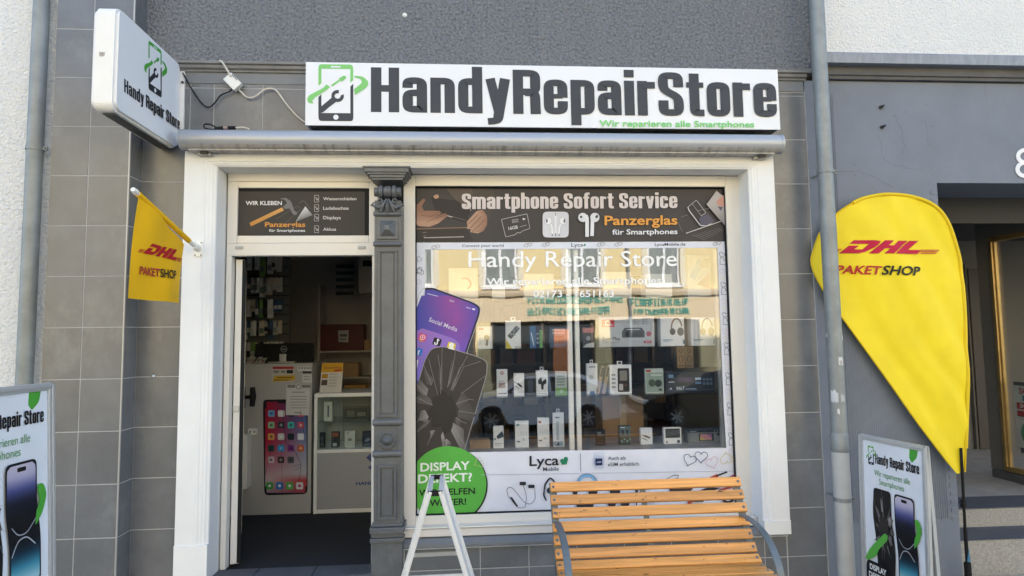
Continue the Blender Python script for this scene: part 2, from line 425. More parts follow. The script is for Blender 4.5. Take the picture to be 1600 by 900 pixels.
M_ALUG = mat('grey_snap_frame', (.50, .51, .52), .38, .45, var=.06, vscale=3)
M_TRIM = mat('edge_trim', (.42, .41, .40), .45, .4)
M_ZINC = mat('zinc_pipe', (.235, .25, .25), .5, .25, var=.2, vscale=7, bump=.05, bscale=30, dirt=((.5, .49, .46), 4, .58, .8, (1, 1, .18)))
M_STAND = mat('grey_standpipe', (.42, .42, .41), .6, .0, var=.1, vscale=6, dirt=((.2, .2, .19), 8, .6, .85, (1, 1, .3)))
M_ACR = mat('white_acrylic', (.74, .75, .78), .3, spec=.4, var=.015, vscale=1.5)
M_BOXSIDE = mat('white_sign_metal', (.78, .77, .75), .4, var=.03, dirt=((.35, .3, .24), 5, .68, .9, (1, 1, 1)))
M_AWN = mat('silver_awning_metal', (.40, .42, .455), .42, .3, var=.03, vscale=2)
M_AWND = mat('dirty_awning_belly', (.42, .41, .41), .5, .15, dirt=((.16, .15, .14), 3.0, .47, .70, (6, 1, 1.2)))
M_BLACK = mat('black_plastic', (.012, .012, .013), .65, spec=.2, var=.1)
M_DARKM = mat('dark_metal', (.05, .05, .052), .4, .5, var=.1)
M_CREAM = mat('white_plastic', (.78, .77, .72), .45, var=.03)
M_CABLE = mat('white_cable', (.62, .57, .48), .6, var=.1)
M_PRINT = print_mat('printed_vinyl', .5)
M_PAPER = print_mat('printed_card', .45)
M_FLAG = print_mat('printed_flag_cloth', .75, .12, (1, 1, .35))
M_FLAG2 = print_mat('printed_banner_cloth', .6, .1, (3, 1, 1))
M_GLASS = glass_mat('shop_glass', .10, (1, 1, 1), .015)
M_CLEAR = glass_mat('clear_glass', .0, (.93, .97, .95))
M_WOOD = mat('varnished_bench_wood', (.64, .30, .08), .4, var=.42, vscale=16, stretch=(.1, 2.6, 2.6), bump=.08, bscale=50, bdist=.002, dirt=((.10, .04, .015), 19, .625, .66, (.7, 1.25, 1.25)), objrand=.22)
M_BENCHM = mat('grey_bench_steel', (.13, .16, .18), .45, .2, var=.12, vscale=10)
M_CARPET = mat('dark_entrance_carpet', (.018, .019, .022), .95, var=.3, vscale=60, bump=.3, bscale=300, bdist=.003)
M_INWALL = mat('interior_wall_paint', (.38, .35, .31), .8, var=.05)
M_INGREY = mat('interior_laminate', (.40, .385, .36), .5, var=.03)
M_INCEIL = mat('interior_ceiling', (.4, .385, .36), .9, var=.03)
M_ASPH = mat('asphalt', (.055, .054, .052), .9, var=.25, vscale=30, bump=.4, bscale=180, bdist=.006)
M_PAVE = mat('pavement_slabs', (.32, .31, .29), .85, var=.15, vscale=5, bump=.2, bscale=90, bdist=.004)
M_KERB = mat('kerb_stone', (.36, .35, .33), .8, var=.15)
M_YEL = mat('yellow_render', (.80, .64, .33), .9, var=.05, vscale=2, bump=.2)
M_SLATE = mat('slate_step', (.085, .09, .1), .6, var=.2, vscale=8)
M_GRAN = mat('granite_step', (.30, .285, .26), .8, var=.35, vscale=70, bump=.3, bscale=120, bdist=.004)
M_BLUEW = mat('blue_grey_wall_paint', (.175, .195, .235), .8, var=.1, vscale=2.5, bump=.2, bscale=30, bdist=.004, dirt=((.1, .1, .11), 3, .7, .9, (1, 1, 1)))
M_BRASS = mat('brass_frame', (.45, .32, .14), .35, .8, var=.15)
M_DMOULD = mat('dark_moulding_paint', (.10, .10, .105), .8, var=.2)
M_CARD = mat('brown_cardboard', (.33, .21, .11), .85, var=.08)

# ------------------------------------------------------------------ ground, road
def sheet_strip(name, prof, x0, x1, M, kind='structure', thick=.0):
    b = MB()
    for (y0, z0), (y1, z1) in zip(prof[:-1], prof[1:]):
        b.add([(x0, y0, z0), (x1, y0, z0), (x1, y1, z1), (x0, y1, z1)], [(3, 2, 1, 0)], M)
    return tag(b.build(name), kind=kind)
sheet_strip('ground', [(60, -.9), (-80, -.9)], -90, 90, M_ASPH)
b = MB()
for i in range(-14, 15):
    for j in range(7):
        b.box(i*.6 + .003, i*.6 + .597, -.45*j - .447, -.45*j - .003, GZ - .05, GZ, M_PAVE)
b.box(-40, 40, -3.15, 0.0, -.6, GZ - .006, M_GROUT)
tag(b.build('pavement'), kind='structure')
b = MB(); b.box(-40, 40, -3.3, -3.152, -.5, GZ + .004, M_KERB); tag(b.build('kerb', bevel=.012), kind='structure')
sheet_strip('road', [(-3.302, GZ - .12), (-6.5, -.3), (-10, -.75), (-13.4, -.75)], -40, 40, M_ASPH)
b = MB(); b.box(-40, 40, -13.55, -13.402, -.86, -.62, M_KERB); tag(b.build('far_kerb', bevel=.012), kind='structure')
b = MB(); b.box(-40, 40, -15.6, -13.552, -.86, -.625, M_PAVE); tag(b.build('far_pavement'), kind='structure')

# ------------------------------------------------------------------ the shop building
TZ = [.088 + .3335*k for k in range(-1, 40)]
def tiles(b, xs, zs, y, M=M_TILE, g=.0019, yf=.004, axis='y', sgn=1):
    for x0, x1 in zip(xs[:-1], xs[1:]):
        for z0, z1 in zip(zs[:-1], zs[1:]):
            a, c, d, e = x0 + g, x1 - g, z0 + g, z1 - g; k = .0018
            if c - a < .01 or e - d < .01: continue
            o = [(a, d), (c, d), (c, e), (a, e)]; i_ = [(a+k, d+k), (c-k, d+k), (c-k, e-k), (a+k, e-k)]
            if axis == 'y': P = [(p[0], y, p[1]) for p in o] + [(p[0], y - yf, p[1]) for p in i_]
            else: P = [(y, p[0], p[1]) for p in o] + [(y + yf*sgn, p[0], p[1]) for p in i_]
            fs = [(4, 5, 6, 7), (0, 1, 5, 4), (1, 2, 6, 5), (2, 3, 7, 6), (3, 0, 4, 7)]
            if axis == 'x' and sgn > 0: pass
            b.add(P, fs, M)
def zsl(z0, z1): return [z0] + [z for z in TZ if z0 + .01 < z < z1 - .01] + [z1]

bld = thing('shop_building', 'grey tiled shop building with dark stucco upper wall and white framed shopfront', 'building', (0, 0, 0))
H = 9.5
b = MB()   # masonry behind the tiles
b.box(-2.24, -1.93, .008, .3, -.2, 3.5, M_GROUT); b.box(2.2, 2.512, .008, .3, -.1, 3.5, M_GROUT)
b.box(-1.93, 2.2, .008, .3, 2.95, 3.5, M_GROUT); b.box(-.5, 2.2, .008, .12, -.2, .262, M_GROUT)
b.box(-2.74, -2.2395, -.1502, .3, -.2, H, M_GROUT)
b.build('wall_core', bld)
b = MB()
tiles(b, [-2.24, -1.93], zsl(-.11, 3.45), .01); tiles(b, [2.225, 2.512], zsl(-.11, 3.45), .01)
tiles(b, [-1.93, -1.77, -1.437, -1.104, -.77, -.437, -.104, .23, .563, .896, 1.23, 1.563, 1.896, 2.225], [2.955, 3.09, 3.425, 3.455], .01)
tiles(b, [-.45, .062, .395, .728, 1.06, 1.393, 1.726, 2.06, 2.222], [-.11, .088, .235], .01)
tiles(b, [-2.742, -2.501, -2.243], zsl(-.11, H-.2), -.148)
tiles(b, [-.146, .008], zsl(-.11, H-.2), -2.2415, axis='x')
b.build('tile_cladding', bld)
b = MB()
b.box(-2.246, -2.238, -.1555, -.146, -.1, H, M_TRIM); b.box(2.512, 2.5145, -.001, .01, -.1, 3.46, M_GROUT)
b.build('edge_trim', bld)
b = MB()   # upper wall, a solid block that also shades the street
b.box(-2.24, 2.60, 0, 8.9, 3.6, H, M_STUC); b.box(-2.74, -2.24, .32, 8.9, 3.0, H, M_STUC)
b.build('upper_wall', bld)
for px, py, y_, r_ in ((632.5, 24, 0, .017), (240, 588, .006, .013)):
    b = MB(); X, Z = at(px, py, y_); b.lathe([(r_, -.002), (r_, .006), (r_*.6, .012), (0, .013)], (X, y_, Z), (0, -1, 0), M_CREAM if py < 100 else M_ALU, 14); b.build('wall_cap', bld)
b = MB(); b.box(-2.235, 2.505, .0, .2, 3.455, 3.598, M_GRPAINT); b.build('painted_band', bld)
b = MB()
pr = [(0, 3.535), (-.012, 3.535), (-.012, 3.548), (-.03, 3.556), (-.034, 3.572), (-.028, 3.578), (-.045, 3.584), (-.045, 3.602), (0, 3.612)]
b.prism(pr, 'x', -2.238, 2.52, M_CORN); b.build('cornice', bld)
b = MB(); b.box(-3, 3, -.25, 9, H, H+.12, M_SOFF); b.build('roof', bld)

# moulded white surround: profile swept up the left, over the head and down the right
b = MB()
LX0, LX1, RX0, RX1, HZ0, HZ1 = -1.93, -1.72, 2.035, 2.222, 2.85, 2.955
prof = [(0, .02), (0, -.055), (.128, -.055), (.131, -.058), (.142, -.058), (.147, -.053), (.165, -.052), (.172, -.048), (.186, -.047), (.192, -.041), (.205, -.038), (.21, -.032), (.21, .25)]
lb, rb = -.1, .262
Lp = [(LX0 + u, v) for u, v in prof]; Rp = [(RX1 - u*.89, v) for u, v in prof]; Hp = [(HZ1 - u*.5, v) for u, v in prof]
n = len(prof); vs_ = []
for (lx, y), (rx, _), (hz, _) in zip(Lp, Rp, Hp): vs_ += [(lx, y, lb), (lx, y, hz), (rx, y, hz), (rx, y, rb)]
fs = []
for i in range(n-1):
    for k in range(3): fs.append((4*i + k, 4*i + k + 1, 4*i + 4 + k + 1, 4*i + 4 + k))
b.add(vs_, [tuple(reversed(f)) for f in fs], M_WHITE)
b.add([vs_[4*i + 3] for i in range(n)], [tuple(range(n))], M_WHITE)
b.box(LX0 - .001, LX0 + .2115, -.0625, -.01, -.1, .33, M_WHITE)
b.box(RX1 - .1885, RX1 + .001, -.0625, -.012, .264, .36, M_WHITE)
b.build('window_surround', bld, bevel=.003)

# fluted iron pilaster
pil = MB()
PXL, PXR = -.652, -.468
pil.box(PXL, PXR, -.03, .2, .30, 2.62, M_IRON); pil.box(PXL - .012, PXR + .012, -.045, .2, -.1, .30, M_IRON)
for z0, z1, dx, dy in ((.30, .33, .02, .03), (.33, .36, .012, .02), (.36, .40, .022, .034), (.40, .42, .008, .012)):
    pil.box(PXL - dx, PXR + dx, -.03 - dy, .2, z0, z1 - .0015, M_IRON)
P = pil.build('pilaster', bld, bevel=.005)
def pframe(x0, x1, z0, z1, name='panel_frame'):
    q = MB(); t = .016
    for a in ((x0, x1, z0, z0+t), (x0, x1, z1-t, z1), (x0, x0+t, z0+t, z1-t), (x1-t, x1, z0+t, z1-t)):
        q.box(a[0], a[1], -.0445, -.03, a[2], a[3], M_IRON)
    q.box(x0 + .026, x1 - .026, -.036, -.03, z0 + .026, z1 - .026, M_IRON)
    q.build(name, P, bevel=.004)
xc = (PXL + PXR)/2
def zp(py): return at(606, py, -.04)[1]
pframe(PXL+.025, PXR-.025, zp(652), zp(390)); pframe(PXL+.03, PXR-.03, zp(812), zp(727))
def roll(zc, r, x0=PXL-.006, x1=PXR+.006):
    q = MB(); q.tube([(x0, -.035, zc), (x0+.01, -.035, zc), (x1-.01, -.035, zc), (x1, -.035, zc)], [r*.8, r, r, r*.8], M_IRON, 14); q.build('roll_moulding', P)
roll(zp(334), .017); roll(zp(381), .018); roll(zp(660), .024); roll(zp(709), .024)
q = MB()
za, zb = zp(371), zp(343); hw = .055
q.box(xc-.072, xc+.072, -.042, -.03, za-.012, zb+.012, M_IRON)
zm = (za+zb)/2
for w0, w1, y0, y1 in ((hw, .015, -.042, -.085),):
    q.add([(xc-w0, y0, zm-w0), (xc+w0, y0, zm-w0), (xc+w0, y0, zm+w0), (xc-w0, y0, zm+w0), (xc-w1, y1, zm-w1), (xc+w1, y1, zm-w1), (xc+w1, y1, zm+w1), (xc-w1, y1, zm+w1)],
          [(4, 5, 6, 7), (0, 1, 5, 4), (1, 2, 6, 5), (2, 3, 7, 6), (3, 0, 4, 7)], M_IRON)
q.build('diamond_boss', P, bevel=.003)
q = MB(); zr = zp(688)
q.box(xc-.066, xc+.066, -.040, -.03, zr-.066, zr+.066, M_IRON)
q.lathe([(.058, .01), (.058, .022), (.05, .028), (.044, .018), (.034, .018), (.03, .03), (.016, .036), (.014, .046), (.0, .05)], (xc, -.03, zr), (0, -1, 0), M_IRON, 24)
for k in range(12):
    a = 2*math.pi*k/12; q.lathe([(.0095, 0), (.008, .008), (.0, .011)], (xc + .05*math.cos(a), -.052, zr + .05*math.sin(a)), (0, -1, 0), M_IRON, 8)
q.build('rosette', P)
cap = MB()
zt = 2.85
for z0, z1, d in ((zt-.012, zt, .075), (zt-.04, zt-.012, .062), (zt-.055, zt-.04, .045), (zt-.075, zt-.055, .03), (zt-.09, zt-.075, .014)):
    cap.box(PXL - d, PXR + d*.9, -.045 - d*.6, .2, z0, z1 - .0012, M_IRON)
zs_ = zp(300)
for k, (dx, r) in enumerate(((-.075, .03), (-.045, .046), (-.012, .04), (.012, .04), (.045, .046), (.075, .03))):
    cap.lathe([(r*.4, -.02), (r*.92, -.012), (r, 0), (r*.92, .012), (r*.4, .02)], (xc + dx, -.045, zs_), (1, 0, 0), M_IRON, 16)
cap.tube([(PXL, -.04, zs_), (PXR, -.04, zs_)], .032, M_IRON, 14)
zl = zp(322)
for sgn in (-1, 1):
    for j in range(4):
        a0 = .012 + .022*j
        cap.tube([(xc + sgn*.006, -.045, zl + .05), (xc + sgn*(.02 + a0*.5), -.06, zl + .012 - .01*j), (xc + sgn*(.03 + a0), -.056, zl - .03 + .012*j), (xc + sgn*(.042 + a0*.62), -.05, zl - .05 + .025*j)], [.006, .011, .011, .004], M_IRON, 8)
    cap.tube([(xc + sgn*(.05 + .014*math.cos(t)), -.05, zl + .035 + .014*math.sin(t)) for t in [k*.7 for k in range(9)]], .006, M_IRON, 6)
cap.tube([(xc, -.045, zl+.04), (xc, -.068, zl-.01), (xc, -.055, zl-.055)], [.006, .014, .004], M_IRON, 8)
cap.build('capital', P, bevel=.002)

# shop window
FY = .13; GY = .17
win = MB()
win.box(-.468, -.385, FY, .21, .30, 2.845, M_FRAME); win.box(1.932, 2.04, FY, .21, .30, 2.845, M_FRAME)
win.box(-.385, 1.932, FY, .21, 2.763, 2.845, M_FRAME); win.box(-.385, 1.932, FY, .21, .355, .415, M_FRAME)
for x0, x1, z0, z1 in ((-.385, -.377, .415, 2.763), (1.924, 1.932, .415, 2.763), (-.377, 1.924, 2.755, 2.763), (-.377, 1.924, .415, .423)):
    win.box(x0, x1, FY+.012, .168, z0, z1, M_BLACK)
W = win.build('shop_window', bld, bevel=.004)
b = MB(); b.box(-.465, 2.03, .045, .2, .298, .356, M_FRAME); b.box(-.465, 2.03, .038, .06, .35, .362, M_ALU)
b.build('window_sill', W, bevel=.003)
b = MB(); b.prism([(.012, .240), (-.012, .246), (-.012, .262), (.03, .290), (.1, .296), (.1, .24)], 'x', -.455, 2.03, M_GRPAINT); b.box(-.455, 2.222, -.016, .01, .236, .243, M_ALU)
b.build('plinth_flashing', W)
b = MB(); b.box(-.39, 1.94, GY, GY+.008, .41, 2.77, M_GLASS); b.build('pane', W)
SY = GY - .0015
def sticker(name, draw, y=SY, material=M_PRINT, parent=W, step=.0002):
    mb = MB(); s = Sheet(mb, lambda p: on_y(p[0], p[1], y), (0, -1, 0), material, step); draw(s); return mb.build(name, parent)

def zA(p): return [(640 + q[0]/4.5, 280 + q[1]/4.5) + tuple(x/4.5 for x in q[2:]) for q in p]
def zB(p): return [(880 + q[0]/4.5, 280 + q[1]/4.5) + tuple(x/4.5 for x in q[2:]) for q in p]
def zC(p): return [(640 + q[0]/4.5, 440 + q[1]/4.5) + tuple(x/4.5 for x in q[2:]) for q in p]
def zE(p): return [(640 + q[0]/4.5, 620 + q[1]/4.5) + tuple(x/4.5 for x in q[2:]) for q in p]
def zF(p): return [(880 + q[0]/4.5, 620 + q[1]/4.5) + tuple(x/4.5 for x in q[2:]) for q in p]
WHT = 'e8e9ef'
def top_banner(s):
    s.poly([(649, 293.5), (1131, 293.5), (1133, 377), (649, 378.8)], '433f40')
    # photographed hands holding a phone over a tablet
    s.poly(zA([(330, 62), (440, 62), (448, 130), (400, 225), (330, 150), (250, 62)]), '5b524c')
    s.poly(zA([(440, 62), (572, 62), (600, 110), (560, 280), (540, 300), (470, 215), (448, 140)]), '4c4540')
    s.poly(zA([(40, 350), (390, 332), (450, 436), (40, 438)]), '3a3432')
    s.stroke(zA([(40, 350), (400, 340)]), 1.6, '8a6f5f'); s.stroke(zA([(100, 412), (382, 405)]), 1.3, 'b8b2ae')
    s.poly(zA([(90, 372), (120, 370), (120, 378), (90, 380)]), '6d6560'); s.poly(zA([(95, 395), (115, 394), (115, 402), (95, 403)]), '6d6560')
    s.rpoly(zA([(395, 170, 10), (435, 215, 10), (420, 240, 10), (365, 225, 10)]), 'cdb9ae')
    s.rpoly(zA([(150, 128, 8), (330, 150, 8), (432, 215, 10), (395, 305, 10), (190, 250, 10)]), '312d2d')
    s.stroke(zA([(200, 235), (395, 290)]), 1.0, '6c6664'); s.stroke(zA([(260, 255), (300, 268)]), 1.4, 'b9b4b2')
    sk = '95705d'; sk2 = 'bb957f'; sk3 = '6f5141'
    s.rpoly(zA([(36, 195, 10), (98, 135, 14), (112, 146, 8), (86, 190, 10), (100, 222, 10), (150, 222, 10), (215, 224, 10), (222, 245, 10), (170, 268, 10), (255, 240, 8), (270, 258, 10), (200, 312, 10), (140, 335, 12), (60, 330, 12), (36, 300)]), lambda p: sk if p[1] < 340 else sk2)
    s.stroke(zA([(80, 255), (150, 262), (215, 232)]), .8, sk3); s.stroke(zA([(120, 300), (180, 278), (262, 250)]), .8, sk3)
    s.rpoly(zA([(165, 118, 8), (200, 106, 8), (208, 130, 8), (180, 140, 6)]), sk2)
    s.rpoly(zA([(402, 300, 8), (470, 225, 14), (515, 215, 12), (545, 260, 14), (545, 320, 14), (520, 365, 12), (480, 382, 8), (425, 372, 6), (432, 352, 5), (400, 348, 6), (408, 330, 4)]), lambda p: sk2 if p[0] < 750 else sk)
    for a in (((425, 345), (480, 290), (505, 260)), ((440, 370), (500, 315), (525, 285)), ((410, 318), (455, 275), (478, 248))): s.stroke(zA(a), .9, sk3)
    s.ctext('Smartphone Sofort Service', (721.6, 326.9), (1057.8, 325.6), (721.6, 302.8), 'dcd3d4')
    s.text('Panzerglas', (944, 351.8), (1057.8, 351.1), (944, 337.5), 'e6a24c', .022)
    s.text('für Smartphones', (956.2, 366.9), (1057.8, 366), (956.2, 358.9), WHT, .018)
    s.stroke(zA([(645, 285, 8), (825, 246, 8), (845, 348, 8), (792, 366, 4), (776, 380, 4), (756, 377, 4), (740, 393, 4), (675, 408, 8)]), .7, 'c9c5c3', True)
    s.text('16GB', *zA([(696, 360), (762, 348), (692, 338)]), 'dedbd9', .02); s.text('micro', *zA([(718, 296), (764, 288), (716, 284)]), 'bdb9b7', .02); s.text('SDHC', *zA([(720, 311), (766, 303), (718, 300)]), 'bdb9b7', .02)
    s.poly(zA([(793, 274), (816, 281), (797, 292)]), 'dedbd9'); s.stroke(zA([(772, 338), (822, 325)]), .7, 'bdb9b7')
    s.rrect(*zA([(934, 231)])[0], *zA([(1117, 412)])[0], 9, 'd7d7de')
    for sx in (-1, 1):
        X = lambda d: 1025 + sx*d
        s.disc(*zA([(X(52), 296)])[0], 5.6, 'f0f0f4'); s.ring(*zA([(X(52), 296)])[0], 5.6, .5, 'a8a8b0'); s.disc(*zA([(X(62), 295)])[0], 1.6, '77777f', 3.4)
        s.stroke(zA([(X(38), 318), (X(26), 345), (X(24), 390)]), 3.2, 'f2f2f5'); s.stroke(zA([(X(45), 318), (X(33), 345), (X(31), 390)]), .4, '9a9aa2'); s.stroke(zA([(X(24), 386), (X(24), 402)]), 1.2, '55555c')
    s.stroke(zA([(1025, 250), (1025, 385)]), 3.4, 'ececf0'); s.stroke(zA([(1025, 240), (1025, 262)]), 1.1, '66666d'); s.stroke(zA([(1025, 384), (1025, 402)]), 1.2, '55555c')
    for X, sx in ((135, 1), (219, -1)):
        s.disc(*zB([(X, 272)])[0], 7.2, 'dedee4'); s.disc(*zB([(X - 12*sx, 268)])[0], 2.0, '55555c')
        s.stroke(zB([(X + sx*22, 258, 8), (X + sx*30, 280, 8), (X + sx*30, 408)]) if sx > 0 else zB([(X - 12, 258, 8), (X - 16, 290, 8), (X - 20, 402)]), 5.6, 'e4e4ea')
    s.disc(*zB([(235, 264)])[0], 1.5, '44444a', 2.6)
    s.stroke(zB([(870, 200, 8), (930, 150, 8), (998, 240, 8), (965, 260, 8)]), .9, 'b5b2b2'); s.stroke(zB([(870, 200, 6), (880, 225, 6), (960, 330, 10), (1010, 330, 10), (1050, 300)]), 1.4, 'd0cece')
    s.stroke(zB([(900, 175), (975, 275), (1000, 320)]), .7, 'a09c9c'); s.poly(zB([(945, 280), (1010, 245), (1060, 300), (1000, 330), (960, 325)]), '5a5768')
    s.stroke(zB([(858, 383), (1128, 290)]), 1.0, 'd8d5d5'); s.stroke(zB([(820, 270), (870, 255)]), .4, '8d8988'); s.stroke(zB([(800, 305), (832, 372)]), .4, '8d8988'); s.stroke(zB([(940, 225), (1020, 208)]), .5, 'a09c9c')
    for k in range(9): s.stroke(zB([(900 + 22*k, 395 - 6*k), (990 + 15*k, 430 - 8*k)]), .3, '9b9796')
    s.poly(zB([(1070, 86), (1126, 132), (1129, 330), (1000, 182)]), lambda p: 'b7b3b4' if p[1] < 325 else '868283')
    s.rpoly(zB([(1066, 160, 8), (1100, 130, 8), (1126, 112), (1126, 196), (1085, 194, 8)]), 'c9968a'); s.poly(zB([(1078, 196), (1115, 200), (1100, 226)]), '5c586c')
sticker('banner', top_banner)

def hearts_pair(s, x, y, r=3.2):
    s.heart(x, y, r, '4a4c58', .5, -35); s.heart(x + 6, y - 1.5, r, '4a4c58', .5, 10)
def border(s):
    s.poly([(649, 379.4), (1133, 377.4), (1133.5, 387), (664, 390), (664, 520), (649, 520)], 'e3e6f2')
    s.poly([(1121, 387.2), (1133.5, 387), (1150.5, 744), (1152, 800), (860, 806), (649, 812), (649, 708), (1135, 700), (1131, 640)], 'e3e6f2')
    s.text('Connect your world', (721.8, 386), (787, 385.6), (721.8, 382), '3a3d4b', .012)
    s.text('Lyca', (892.7, 385.6), (911, 385.2), (892.7, 380), '2d3442', .008); s.heart(913.5, 383, 2.2, '2f8f6b', 0, -40, True)
    s.text('LycaMobile.de', (1023, 384.2), (1071, 383.6), (1023, 379.6), '3a3d4b', .012)
    for x, y in ((678, 386.5), (822, 383.5), (850, 383), (936, 382.6), (963, 382.4), (1117, 381)): hearts_pair(s, x, y)
    for k in range(3): s.heart(655 - .2*k, 405 + 18*k, 4.2, ('4a4c58', '32343e', 'c8b6cc')[k], .5, 40)
    s.heart(656.5, 424, 6, '32343e', .6, 60)
    for k in range(7):
        y = 398 + 47*k; x = 1127.5 + (y - 398)*.0495
        s.heart(x, y, 4.6, '3a3c48', .6, 25); s.heart(x + 1.5, y + 11, 6.2, '3a3c48', .6, 45)
        s.heart(x + .5, y + 26, 4.6, 'd9c6cf', .6, 30); s.heart(x + 1.5, y + 36, 3.8, 'ddd6c0', .6, -20)
    s.stroke([(752, 741.5), (1151, 735.5)], .7, 'b4b8c4')
    s.text('Lyca', *zE([(842, 484), (1048, 477), (842, 414)]), '1d2433', .014); s.text('Mobile', *zE([(937, 520), (1048, 516), (937, 493)]), '2b3140', .004)
    s.heart(*zE([(1088, 448)])[0], 6.6, '23805c', 0, -30, True); s.poly(zE([(1066, 440), (1066, 475), (1095, 474)]), '23805c')
    s.stroke(zF([(118, 394), (122, 522)]), .8, '3c4050')
    for k in range(9):
        x = 215 + 8*k
        s.stroke(zF([(x, 410 - 22*((k+1) % 2)), (x, 500 + 12*(k % 2))]), .5, '9fb0d8')
    for k in range(5): s.stroke(zF([(202, 432 + 11*k), (290, 432 + 11*k)]), .5, '9fb0d8')
    s.poly(zF([(224, 432), (272, 430), (273, 478), (225, 480)]), '1f2c56'); s.text('eSIM', *zF([(232, 462), (264, 461), (232, 451)]), 'c9d2ee', .02)
    s.text('Auch als', *zF([(312, 441), (436, 438), (312, 417)]), '333847', .004); s.text('eSIM erhältlich.', *zF([(312, 485), (536, 480), (312, 460)]), '333847', .004)
    for x, y, a, c in ((884, 440, 18, '33404a'), (965, 418, 2, '23364a'), (1042, 458, -20, 'dcb4bd'), (1143, 432, 170, 'd8ca8e')): s.heart(*zF([(x, y)])[0], 10, c, .9, a)
    s.heart(748.5, 722, 8, 'd8ca8e', .6, 60)
    # earphones and accessories
    K = '2d2f36'
    s.stroke(zE([(797, 615, 10), (822, 700, 30), (812, 775, 25), (760, 778, 20), (690, 690, 10), (680, 640, 25), (715, 630, 25), (760, 680, 30), (800, 735, 20), (850, 755, 25), (882, 715, 20), (878, 640)]), .75, K)
    s.rpoly(zE([(706, 702, 4), (718, 700, 4), (762, 765, 4), (750, 770, 4)]), K)
    for x, y in ((795, 607), (856, 627)): s.rrect(*zE([(x-23, y-13)])[0], *zE([(x+22, y+11)])[0], 2, K)
    s.stroke(zE([(960, 725, 10), (940, 690, 20), (950, 610, 20), (985, 563, 25), (1015, 590, 15), (1015, 640)]), 2.6, K); s.stroke(zE([(958, 705, 8), (948, 660, 14), (962, 605, 10), (988, 580)]), .7, '9da0aa'); s.disc(*zE([(985, 655)])[0], 5, K)
    s.ring(*zF([(166, 610)])[0], 13.5, 4.2, '7fb4e0', a0=180, a1=360); s.ring(*zF([(166, 610)])[0], 15.8, .8, '30323c', a0=180, a1=360)
    for x0, x1, y0, y1 in ((60, 100, 655, 690), (170, 240, 655, 690), (320, 400, 650, 680), (85, 215, 735, 770), (305, 370, 735, 765), (395, 465, 735, 762), (500, 522, 640, 760)):
        s.rpoly([(880 + x0/4.5, 620 + y0/4.5, 2), (880 + x1/4.5, 620 + y0/4.5, 2), (880 + (x1-8)/4.5, 620 + y1/4.5, 2), (880 + (x0+8)/4.5, 620 + y1/4.5, 2)], '30323a')
    s.stroke(zF([(525, 660), (610, 640)]), 3, 'b9bcc8'); s.stroke(zF([(570, 750), (640, 735)]), 3, 'b9bcc8')
    s.stroke(zF([(720, 575), (770, 548, 6), (805, 545, 8), (800, 568, 8), (730, 585)]), .9, K)
    s.poly(zF([(740, 640), (910, 636), (890, 656), (740, 660)]), '4a3a36'); s.poly(zF([(950, 655), (1010, 632), (1100, 636), (1040, 660)]), '2b2a30')
    for a, w_, c in ((((1020, 575), (1080, 548)), 5, 'b5463c'), (((1070, 552), (1145, 524)), 2.6, '2b2a30'), (((1150, 572), (1220, 530)), 2.6, '8e2a38'), (((870, 745), (905, 722)), 5, 'a84436'), (((905, 722), (980, 722)), 5, '3a2a2c'), (((1090, 650), (1180, 630)), 3.4, '9c3a44')): s.stroke(zF(a), w_, c)
    s.disc(*zF([(1150, 722)])[0], 9, '2b2a30', 4); s.disc(*zF([(1150, 718)])[0], 4, 'd9dbe4', 2)
sticker('border_sticker', border, SY - .0002)

def slogan1(s):
    s.text('Handy Repair Store', (732, 417.3), (1057.8, 415.6), (732, 393), 'ffffff', .006)
def slogan2(s):
    s.text('Wir reparieren alle Smartphones', (760, 445.6), (1033, 443.3), (760, 434.4), 'ffffff', .016)
def slogan3(s):
    s.text('02173 - 1651163', (833.3, 464.4), (959, 463.8), (833.3, 454), 'ffffff', .012)
for sl_ in (slogan1, slogan2, slogan3): sticker('lettering', sl_, GY - .004, step=.0003)

